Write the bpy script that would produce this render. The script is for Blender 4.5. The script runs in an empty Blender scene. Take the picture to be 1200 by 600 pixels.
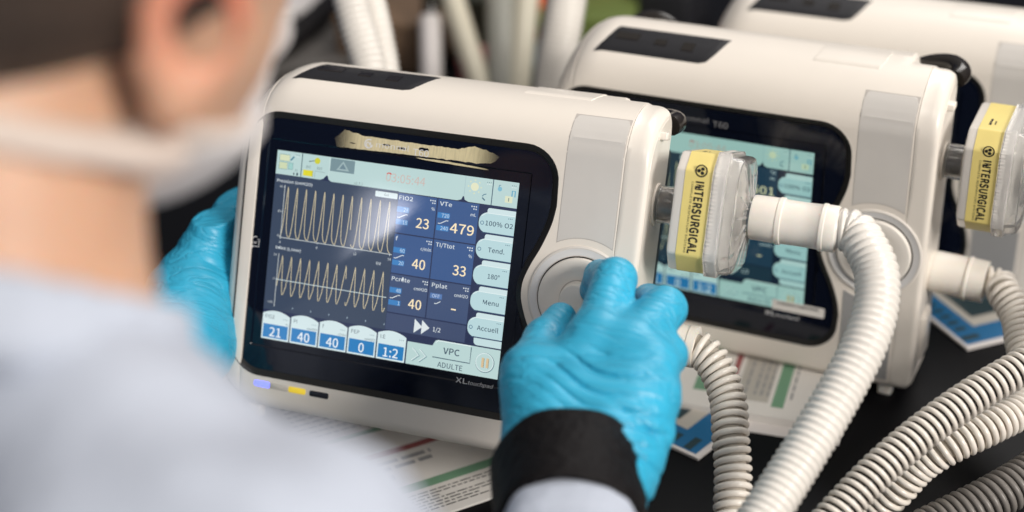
import bpy, bmesh, math, random
import numpy as np
import openvdb
from mathutils import Vector, Matrix, geometry

random.seed(7)
rng = np.random.default_rng(7)
S = bpy.context.scene
COL = S.collection
PI = math.pi

# ------------------------------------------------------------------ camera frame (x right, y down, z forward) -> world
F = 1800.0                                    # focal length in photo pixels (1200 wide)
DN = np.array([0.0246, 0.8820, 0.4700]); DN /= np.linalg.norm(DN)
FW = np.array([0, 0, 1.0])
YW = FW - FW.dot(DN) * DN; YW /= np.linalg.norm(YW)
ZW = -DN
XW = np.cross(YW, ZW)
M = np.array([XW, YW, ZW])
H = 0.628

def c2w(v):
    return M @ np.asarray(v, float) + np.array([0, 0, H])

def W(px, py, d):
    """a point seen at photo pixel px, py at camera depth d metres"""
    return c2w(((px - 600) / F * d, (py - 300) / F * d, d))

def table_pt(px, py, z=0.0):
    """where the sight line through px, py meets height z"""
    dr = M @ np.array([(px - 600) / F, (py - 300) / F, 1.0])
    t = (z - H) / dr[2]
    return np.array([0, 0, H]) + dr * t

def lin(c):
    r = [(x / 255.0) for x in c[:3]]
    return tuple((x / 12.92 if x <= 0.04045 else ((x + 0.055) / 1.055) ** 2.4) for x in r)

# ------------------------------------------------------------------ materials
def mat(name, col=(.8, .8, .8), rough=.5, spec=.5, metal=0, trans=0, ior=1.45, coat=0, emit=None, estr=1.0,
        sss=0, sss_r=(.01, .004, .002), bump=None, var=None, alpha=1.0):
    m = bpy.data.materials.new(name); m.use_nodes = True
    nt = m.node_tree; b = nt.nodes['Principled BSDF']
    b.inputs['Base Color'].default_value = (*col, 1)
    b.inputs['Roughness'].default_value = rough
    b.inputs['Specular IOR Level'].default_value = spec
    b.inputs['Metallic'].default_value = metal
    b.inputs['Transmission Weight'].default_value = trans
    b.inputs['IOR'].default_value = ior
    b.inputs['Coat Weight'].default_value = coat
    b.inputs['Coat Roughness'].default_value = .08
    b.inputs['Alpha'].default_value = alpha
    if sss:
        b.inputs['Subsurface Weight'].default_value = sss
        b.inputs['Subsurface Radius'].default_value = sss_r
        b.inputs['Subsurface Scale'].default_value = 1.0
    if emit is not None:
        b.inputs['Emission Color'].default_value = (*emit, 1)
        b.inputs['Emission Strength'].default_value = estr
    tc = None
    def coords():
        nonlocal tc
        if tc is None: tc = nt.nodes.new('ShaderNodeTexCoord')
        return tc.outputs['Object']
    if var:                                    # (scale, amount): faint mottling of the base colour
        n = nt.nodes.new('ShaderNodeTexNoise'); n.inputs['Scale'].default_value = var[0]; n.inputs['Detail'].default_value = 5
        nt.links.new(coords(), n.inputs['Vector'])
        r = nt.nodes.new('ShaderNodeMapRange')
        r.inputs[1].default_value = .3; r.inputs[2].default_value = .7
        r.inputs[3].default_value = 1 - var[1]; r.inputs[4].default_value = 1 + var[1]
        nt.links.new(n.outputs['Fac'], r.inputs[0])
        mx = nt.nodes.new('ShaderNodeMix'); mx.data_type = 'RGBA'; mx.blend_type = 'MULTIPLY'; mx.inputs[0].default_value = 1
        mx.inputs[6].default_value = (*col, 1)
        nt.links.new(r.outputs[0], mx.inputs[7]); nt.links.new(mx.outputs[2], b.inputs['Base Color'])
    if bump:                                   # (scale, strength, distance)
        n = nt.nodes.new('ShaderNodeTexNoise'); n.inputs['Scale'].default_value = bump[0]; n.inputs['Detail'].default_value = 4
        nt.links.new(coords(), n.inputs['Vector'])
        bp = nt.nodes.new('ShaderNodeBump'); bp.inputs['Strength'].default_value = bump[1]; bp.inputs['Distance'].default_value = bump[2]
        nt.links.new(n.outputs['Fac'], bp.inputs['Height']); nt.links.new(bp.outputs['Normal'], b.inputs['Normal'])
    return m

def attr_emit(name, strength, gloss=.06, tint=(1, 1, 1)):
    m = mat(name, (0.004, 0.005, 0.007), rough=gloss, spec=.9)
    nt = m.node_tree; b = nt.nodes['Principled BSDF']
    a = nt.nodes.new('ShaderNodeAttribute'); a.attribute_name = 'ui'
    mx = nt.nodes.new('ShaderNodeMix'); mx.data_type = 'RGBA'; mx.blend_type = 'MULTIPLY'; mx.inputs[0].default_value = 1
    mx.inputs[7].default_value = (*tint, 1)
    nt.links.new(a.outputs['Color'], mx.inputs[6])
    nt.links.new(mx.outputs[2], b.inputs['Emission Color']); b.inputs['Emission Strength'].default_value = strength
    return m

MT = {}
MT['shell'] = mat('warm_white_plastic', (.82, .762, .685), rough=.34, spec=.45, var=(18, .02), bump=(900, .04, .0004))
MT['cap'] = mat('warm_white_plastic_gloss', (.82, .765, .69), rough=.28, spec=.5, var=(18, .02))
MT['panel'] = mat('grey_translucent_plastic', (.65, .625, .59), rough=.22, spec=.5, var=(30, .03))
MT['panel2'] = mat('darker_grey_plastic', (.33, .33, .33), rough=.3, spec=.5, var=(30, .03))
MT['frame'] = mat('matte_black_rubber', (.018, .017, .016), rough=.45, spec=.35, bump=(1500, .1, .0003))
MT['glass'] = mat('black_glass', (.004, .006, .014), rough=.03, spec=.5)  # navy in the base colour stands in for the room's reflection
MT['black'] = mat('black_textured_plastic', (.016, .016, .019), rough=.5, spec=.35, bump=(1800, .25, .0004))
MT['blackgloss'] = mat('black_gloss_plastic', (.02, .017, .015), rough=.15, spec=.5)
MT['inset_shade'] = mat('shadow_gap_plastic', (.50, .465, .43), rough=.6)  # darker tone paints the shade of the panel inset and knob groove
MT['ring'] = mat('pale_ring', (.74, .70, .65), rough=.32)
MT['groove'] = mat('blue_grey_groove', (.73, .725, .72), rough=.3)  # cooler tone stands in for the slanted wall's reflection
MT['knob'] = mat('knob_white', (.82, .775, .71), rough=.38, spec=.4, bump=(600, .05, .0004))
MT['whitetext'] = mat('white_print', (.8, .8, .8), rough=.5)
MT['greytext'] = mat('grey_print', (.30, .30, .31), rough=.5)
MT['blue_led'] = mat('blue_light', (.1, .1, .3), emit=lin((95, 105, 255)), estr=2.6)
MT['yellow_led'] = mat('yellow_light', (.4, .35, .05), emit=lin((225, 190, 50)), estr=.75)
MT['clear_led'] = mat('unlit_window', (.62, .58, .52), rough=.2)
MT['dark_window'] = mat('dark_window', (.02, .022, .03), rough=.15)
MT['screen'] = attr_emit('screen_on', 1.0)
MT['screen2'] = attr_emit('screen_on_far', .72, tint=(.80, 1.0, .93))
MT['yellow'] = mat('yellow_paper_label', (.80, .66, .23), rough=.45, var=(60, .04))
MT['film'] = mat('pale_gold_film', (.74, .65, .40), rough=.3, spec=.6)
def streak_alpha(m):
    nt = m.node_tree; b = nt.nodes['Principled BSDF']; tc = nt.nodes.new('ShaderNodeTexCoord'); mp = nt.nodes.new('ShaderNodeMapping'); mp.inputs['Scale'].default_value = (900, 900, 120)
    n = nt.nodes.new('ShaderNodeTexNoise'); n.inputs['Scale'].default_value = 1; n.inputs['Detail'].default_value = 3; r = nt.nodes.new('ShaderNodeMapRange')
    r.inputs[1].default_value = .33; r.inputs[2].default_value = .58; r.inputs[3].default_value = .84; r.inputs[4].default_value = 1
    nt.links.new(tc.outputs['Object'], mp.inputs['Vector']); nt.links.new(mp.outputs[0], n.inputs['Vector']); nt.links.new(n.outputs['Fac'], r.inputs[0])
    sx = nt.nodes.new('ShaderNodeSeparateXYZ'); nt.links.new(tc.outputs['Object'], sx.inputs[0]); prev = r.outputs[0]      # alpha fades out towards both ends
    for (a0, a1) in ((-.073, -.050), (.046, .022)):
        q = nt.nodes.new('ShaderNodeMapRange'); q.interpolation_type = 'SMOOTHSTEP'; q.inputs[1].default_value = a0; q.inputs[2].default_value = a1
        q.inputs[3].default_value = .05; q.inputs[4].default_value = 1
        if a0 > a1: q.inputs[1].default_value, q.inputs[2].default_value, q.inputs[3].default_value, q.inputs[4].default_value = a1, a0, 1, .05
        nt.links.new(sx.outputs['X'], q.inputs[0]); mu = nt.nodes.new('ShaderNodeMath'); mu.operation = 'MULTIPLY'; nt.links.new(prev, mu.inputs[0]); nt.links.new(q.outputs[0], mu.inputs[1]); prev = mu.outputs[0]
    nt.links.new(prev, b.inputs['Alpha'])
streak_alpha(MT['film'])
MT['ink'] = mat('black_ink', (.012, .012, .012), rough=.6)
MT['housing'] = mat('milky_plastic', (.88, .83, .76), rough=.22, coat=.2)
MT['clear'] = mat('clear_plastic', (.98, .97, .95), rough=.03, trans=.90, ior=1.45, spec=.6)
MT['cleartube'] = mat('clear_tube_plastic', (.96, .95, .93), rough=.05, trans=.93, ior=1.3)
MT['clearrib'] = mat('clear_plastic_ribs', (.96, .94, .92), rough=.06, trans=.72, ior=1.4)
MT['media'] = mat('filter_media', (.86, .85, .82), rough=.8)
MT['gasket'] = mat('dark_gasket', (.03, .03, .035), rough=.2)
MT['cuff'] = mat('cream_rubber', (.86, .81, .735), rough=.36, spec=.4, sss=.15, var=(40, .02))
MT['hose'] = mat('white_hose_plastic', (.77, .735, .68), rough=.2, spec=.5, var=(50, .03))
MT['coil'] = mat('cream_coil_plastic', (.82, .765, .69), rough=.2, spec=.5, var=(50, .03))
MT['wall'] = mat('smoky_hose_wall', (.55, .50, .43), rough=.2, trans=.2, ior=1.2)
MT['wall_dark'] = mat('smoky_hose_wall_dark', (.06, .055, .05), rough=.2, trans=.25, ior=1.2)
MT['shadehose'] = mat('shaded_hose_plastic', (.20, .185, .17), rough=.4)
MT['paper'] = mat('white_paper', (.76, .73, .69), rough=.7, spec=.2, var=(12, .03))
MT['green'] = mat('green_print', (.17, .33, .21), rough=.7)
MT['red'] = mat('red_print', (.34, .10, .10), rough=.7)
MT['blue'] = mat('blue_print', (.012, .13, .30), rough=.45)
MT['teal'] = mat('dark_teal_print', (.02, .045, .055), rough=.45)
MT['palepaper'] = mat('pale_grey_print', (.50, .47, .42), rough=.6)
MT['table'] = mat('black_table', (.004, .004, .005), rough=.45, spec=.12, bump=(60, .03, .002))
MT['floor'] = mat('dark_floor', (.05, .05, .055), rough=.6)
MT['black_cloth'] = mat('black_knit', (.005, .004, .0045), rough=.6, spec=.2, bump=(160, .7, .003))
MT['skin'] = mat('skin', (.58, .345, .23), rough=.5, sss=.4, sss_r=(.012, .004, .002), var=(30, .06))
MT['hair'] = mat('short_brown_hair', (.050, .033, .024), rough=.6, bump=(300, .8, .004), var=(60, .35))
MT['shirt'] = mat('pale_blue_cloth', (.45, .49, .57), rough=.85, spec=.15, bump=(25, .5, .01), var=(8, .03))
MT['mask'] = mat('white_mask_cloth', (.55, .53, .525), rough=.8, spec=.1)
MT['strap_cloth'] = mat('mask_tie_cloth', (.62, .53, .47), rough=.8, spec=.1)
MT['orange'] = mat('orange_plastic', (.75, .13, .03), rough=.4)
MT['leafgreen'] = mat('green_plastic', (.11, .15, .03), rough=.5)
MT['brown'] = mat('brown_carton', (.16, .10, .06), rough=.7)
MT['tan'] = mat('tan_tube', (.45, .33, .22), rough=.5)
MT['cream'] = mat('cream_tube', (.62, .58, .46), rough=.35)
MT['olive'] = mat('dark_olive_case', (.03, .032, .018), rough=.5)
MT['greyclear'] = mat('grey_clear_tube', (.45, .45, .40), rough=.2, trans=.3, ior=1.2)
MT['slate'] = mat('slate_card', (.06, .10, .12), rough=.5)
MT['greysheen'] = mat('grey_table_sheen', (.10, .092, .085), rough=.6, var=(20, .1))
MT['pale'] = mat('pale_plastic', (.72, .68, .66), rough=.4)

def glove_mat(e1=(1, 0, 0), name='blue_nitrile'):
    """thin stretched nitrile: fine creases run along e1"""
    m = mat(name, (.030, .385, .60), rough=.40, spec=.6, sss=.04, sss_r=(.002, .004, .006), var=(35, .08))
    nt = m.node_tree; b = nt.nodes['Principled BSDF']
    e1 = np.array(e1, float); e1 /= np.linalg.norm(e1); e2 = np.cross(e1, (0, 0, 1.0)); e2 /= np.linalg.norm(e2); e3 = np.cross(e1, e2)
    tc = nt.nodes.new('ShaderNodeTexCoord'); cb = nt.nodes.new('ShaderNodeCombineXYZ')
    for k, (e, sc) in enumerate(((e1, 9), (e2, 95), (e3, 95))):
        d = nt.nodes.new('ShaderNodeVectorMath'); d.operation = 'DOT_PRODUCT'; d.inputs[1].default_value = tuple(e * sc); nt.links.new(tc.outputs['Object'], d.inputs[0]); nt.links.new(d.outputs['Value'], cb.inputs[k])
    n = nt.nodes.new('ShaderNodeTexNoise'); n.inputs['Scale'].default_value = 1.0; n.inputs['Detail'].default_value = 3; n.inputs['Distortion'].default_value = .5
    nt.links.new(cb.outputs[0], n.inputs['Vector'])
    a = nt.nodes.new('ShaderNodeMath'); a.operation = 'SUBTRACT'; a.inputs[1].default_value = .5; nt.links.new(n.outputs['Fac'], a.inputs[0])
    ab = nt.nodes.new('ShaderNodeMath'); ab.operation = 'ABSOLUTE'; nt.links.new(a.outputs[0], ab.inputs[0])
    pw = nt.nodes.new('ShaderNodeMath'); pw.operation = 'POWER'; pw.inputs[1].default_value = .55; nt.links.new(ab.outputs[0], pw.inputs[0])
    bp = nt.nodes.new('ShaderNodeBump'); bp.inputs['Strength'].default_value = .75; bp.inputs['Distance'].default_value = .0026
    nt.links.new(pw.outputs[0], bp.inputs['Height']); nt.links.new(bp.outputs['Normal'], b.inputs['Normal'])
    return m
MT['glove'] = glove_mat(W(770, 472, .850) - W(620, 428, .868))
MT['glove_left'] = glove_mat(W(262, 322, 1.08) - W(205, 300, 1.06), 'blue_nitrile_left')

# ------------------------------------------------------------------ mesh helpers
def link(me, name, parent=None, loc=None):
    o = bpy.data.objects.new(name, me); COL.objects.link(o)
    if parent is not None: o.parent = parent
    if loc is not None: o.location = loc
    return o

class MB:
    """collects vertices and faces in metres; several materials allowed"""
    def __init__(s): s.v = []; s.f = []; s.m = []; s.sm = []
    def add(s, vs, fs, mi=0, smooth=True):
        o = len(s.v); s.v += [tuple(float(c) for c in p) for p in vs]
        s.f += [tuple(i + o for i in f) for f in fs]; s.m += [mi] * len(fs); s.sm += [smooth] * len(fs)
    def build(s, name, mats, parent=None, sharp=35, xf=None):
        vs = s.v
        if xf is not None: vs = [xf(p) for p in vs]
        me = bpy.data.meshes.new(name); me.from_pydata(vs, [], s.f)
        for m in (mats if isinstance(mats, (list, tuple)) else [mats]): me.materials.append(m)
        me.polygons.foreach_set('material_index', s.m); me.polygons.foreach_set('use_smooth', s.sm)
        bm = bmesh.new(); bm.from_mesh(me); bmesh.ops.recalc_face_normals(bm, faces=bm.faces); bm.to_mesh(me); bm.free()
        me.set_sharp_from_angle(angle=math.radians(sharp))
        return link(me, name, parent)

def ring_faces(n, k, closed_u=True, cap0=True, cap1=True):
    """k rings of n points each"""
    fs = []
    for j in range(k - 1):
        for i in range(n if closed_u else n - 1):
            a = j * n + i; b = j * n + (i + 1) % n
            fs.append((a, b, b + n, a + n))
    if cap0: fs.append(tuple(range(n - 1, -1, -1)))
    if cap1: fs.append(tuple((k - 1) * n + i for i in range(n)))
    return fs

def box(mb, c, s, b=.0, mi=0, R=None):
    """box of size s with chamfer b"""
    c = np.array(c, float); h = np.array(s, float) / 2
    bm = bmesh.new(); bmesh.ops.create_cube(bm, size=2)
    for v in bm.verts: v.co = Vector([v.co[i] * h[i] for i in range(3)])
    if b > 0: bmesh.ops.bevel(bm, geom=list(bm.edges), offset=b, segments=3, affect='EDGES', profile=.5)
    vs = [np.array(v.co) for v in bm.verts]
    if R is not None: vs = [R @ v for v in vs]
    bm.verts.index_update(); mb.add([v + c for v in vs], [[v.index for v in f.verts] for f in bm.faces], mi); bm.free()

def frames(P):
    """parallel transport frames along a polyline"""
    P = np.array(P, float); n = len(P)
    T = np.gradient(P, axis=0); T /= np.linalg.norm(T, axis=1)[:, None]
    N = np.zeros_like(P); a = np.array([0, 0, 1.0]) if abs(T[0][2]) < .9 else np.array([1.0, 0, 0])
    N[0] = a - a.dot(T[0]) * T[0]; N[0] /= np.linalg.norm(N[0])
    for i in range(1, n):
        v = N[i - 1] - N[i - 1].dot(T[i]) * T[i]; N[i] = v / np.linalg.norm(v)
    return P, T, N, np.cross(T, N)

def tube(mb, P, r, n=16, mi=0, caps=True):
    P, T, N, B = frames(P)
    r = np.broadcast_to(np.asarray(r, float), (len(P),))
    a = np.linspace(0, 2 * PI, n, endpoint=False)
    vs = []
    for i in range(len(P)):
        for t in a: vs.append(P[i] + r[i] * (math.cos(t) * N[i] + math.sin(t) * B[i]))
    mb.add(vs, ring_faces(n, len(P), True, caps, caps), mi)

def catmull(pts, step=.003):
    P = np.array(pts, float)
    P = np.vstack([2 * P[0] - P[1], P, 2 * P[-1] - P[-2]])
    out = []
    for i in range(1, len(P) - 2):
        p0, p1, p2, p3 = P[i - 1:i + 3]
        m = 24
        for k in range(m):
            t = k / m
            out.append(.5 * ((2 * p1) + (-p0 + p2) * t + (2 * p0 - 5 * p1 + 4 * p2 - p3) * t * t + (-p0 + 3 * p1 - 3 * p2 + p3) * t ** 3))
    out.append(P[-2]); out = np.array(out)
    L = np.r_[0, np.cumsum(np.linalg.norm(np.diff(out, axis=0), axis=1))]
    n = max(int(L[-1] / step), 2)
    s = np.linspace(0, L[-1], n)
    return np.c_[[np.interp(s, L, out[:, k]) for k in range(3)]].T, L[-1]

def lathe(mb, prof, axis='x', c=(0, 0, 0), n=40, mi=0, cap=True):
    """profile of (along, radius) about an axis through c"""
    vs = []
    for (u, r) in prof:
        for k in range(n):
            t = 2 * PI * k / n; p, q = r * math.cos(t), r * math.sin(t)
            if axis == 'x': vs.append((c[0] + u, c[1] + p, c[2] + q))
            elif axis == 'y': vs.append((c[0] + p, c[1] + u, c[2] + q))
            else: vs.append((c[0] + p, c[1] + q, c[2] + u))
    mb.add(vs, ring_faces(n, len(prof), True, cap, cap), mi)

def rrect(x0, z0, x1, z1, r, n=6):
    if not isinstance(r, (list, tuple)): r = [r] * 4            # BL, BR, TR, TL
    out = []
    for (cx, cz, a0, rr) in ((x0 + r[0], z0 + r[0], PI, r[0]), (x1 - r[1], z0 + r[1], 1.5 * PI, r[1]),
                             (x1 - r[2], z1 - r[2], 0, r[2]), (x0 + r[3], z1 - r[3], .5 * PI, r[3])):
        if rr < 1e-6: out.append((cx, cz)); continue
        for k in range(n + 1):
            a = a0 + .5 * PI * k / n
            out.append((cx + rr * math.cos(a), cz + rr * math.sin(a)))
    return out

def offset_poly(P, d):
    """inward offset of a counter-clockwise smooth outline"""
    P = np.array(P, float); n = len(P)
    t = np.roll(P, -1, 0) - np.roll(P, 1, 0); t /= np.linalg.norm(t, axis=1)[:, None]
    return P + d * np.c_[-t[:, 1], t[:, 0]]

def tess(loops):
    pts = [Vector((p[0], p[1], 0)) for l in loops for p in l]
    tris = geometry.tessellate_polygon([[Vector((p[0], p[1], 0)) for p in l] for l in loops])
    return pts, tris

def thing(name, label, cat, group=None, loc=(0, 0, 0), mtx=None):
    o = bpy.data.objects.new(name, None); COL.objects.link(o); o.empty_display_size = .05
    if mtx is not None: o.matrix_world = mtx
    else: o.location = loc
    tag(o, label, cat, group); return o

def tag(o, label, cat, group=None, kind=None):
    o['label'] = label; o['category'] = cat
    if group: o['group'] = group
    if kind: o['kind'] = kind

def copy_tree(o, parent=None):
    c = o.copy(); COL.objects.link(c)
    if parent is not None: c.parent = parent; c.matrix_parent_inverse = o.matrix_parent_inverse.copy()
    for ch in [x for x in COL.objects if x.parent is o]: copy_tree(ch, c)
    return c

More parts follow.
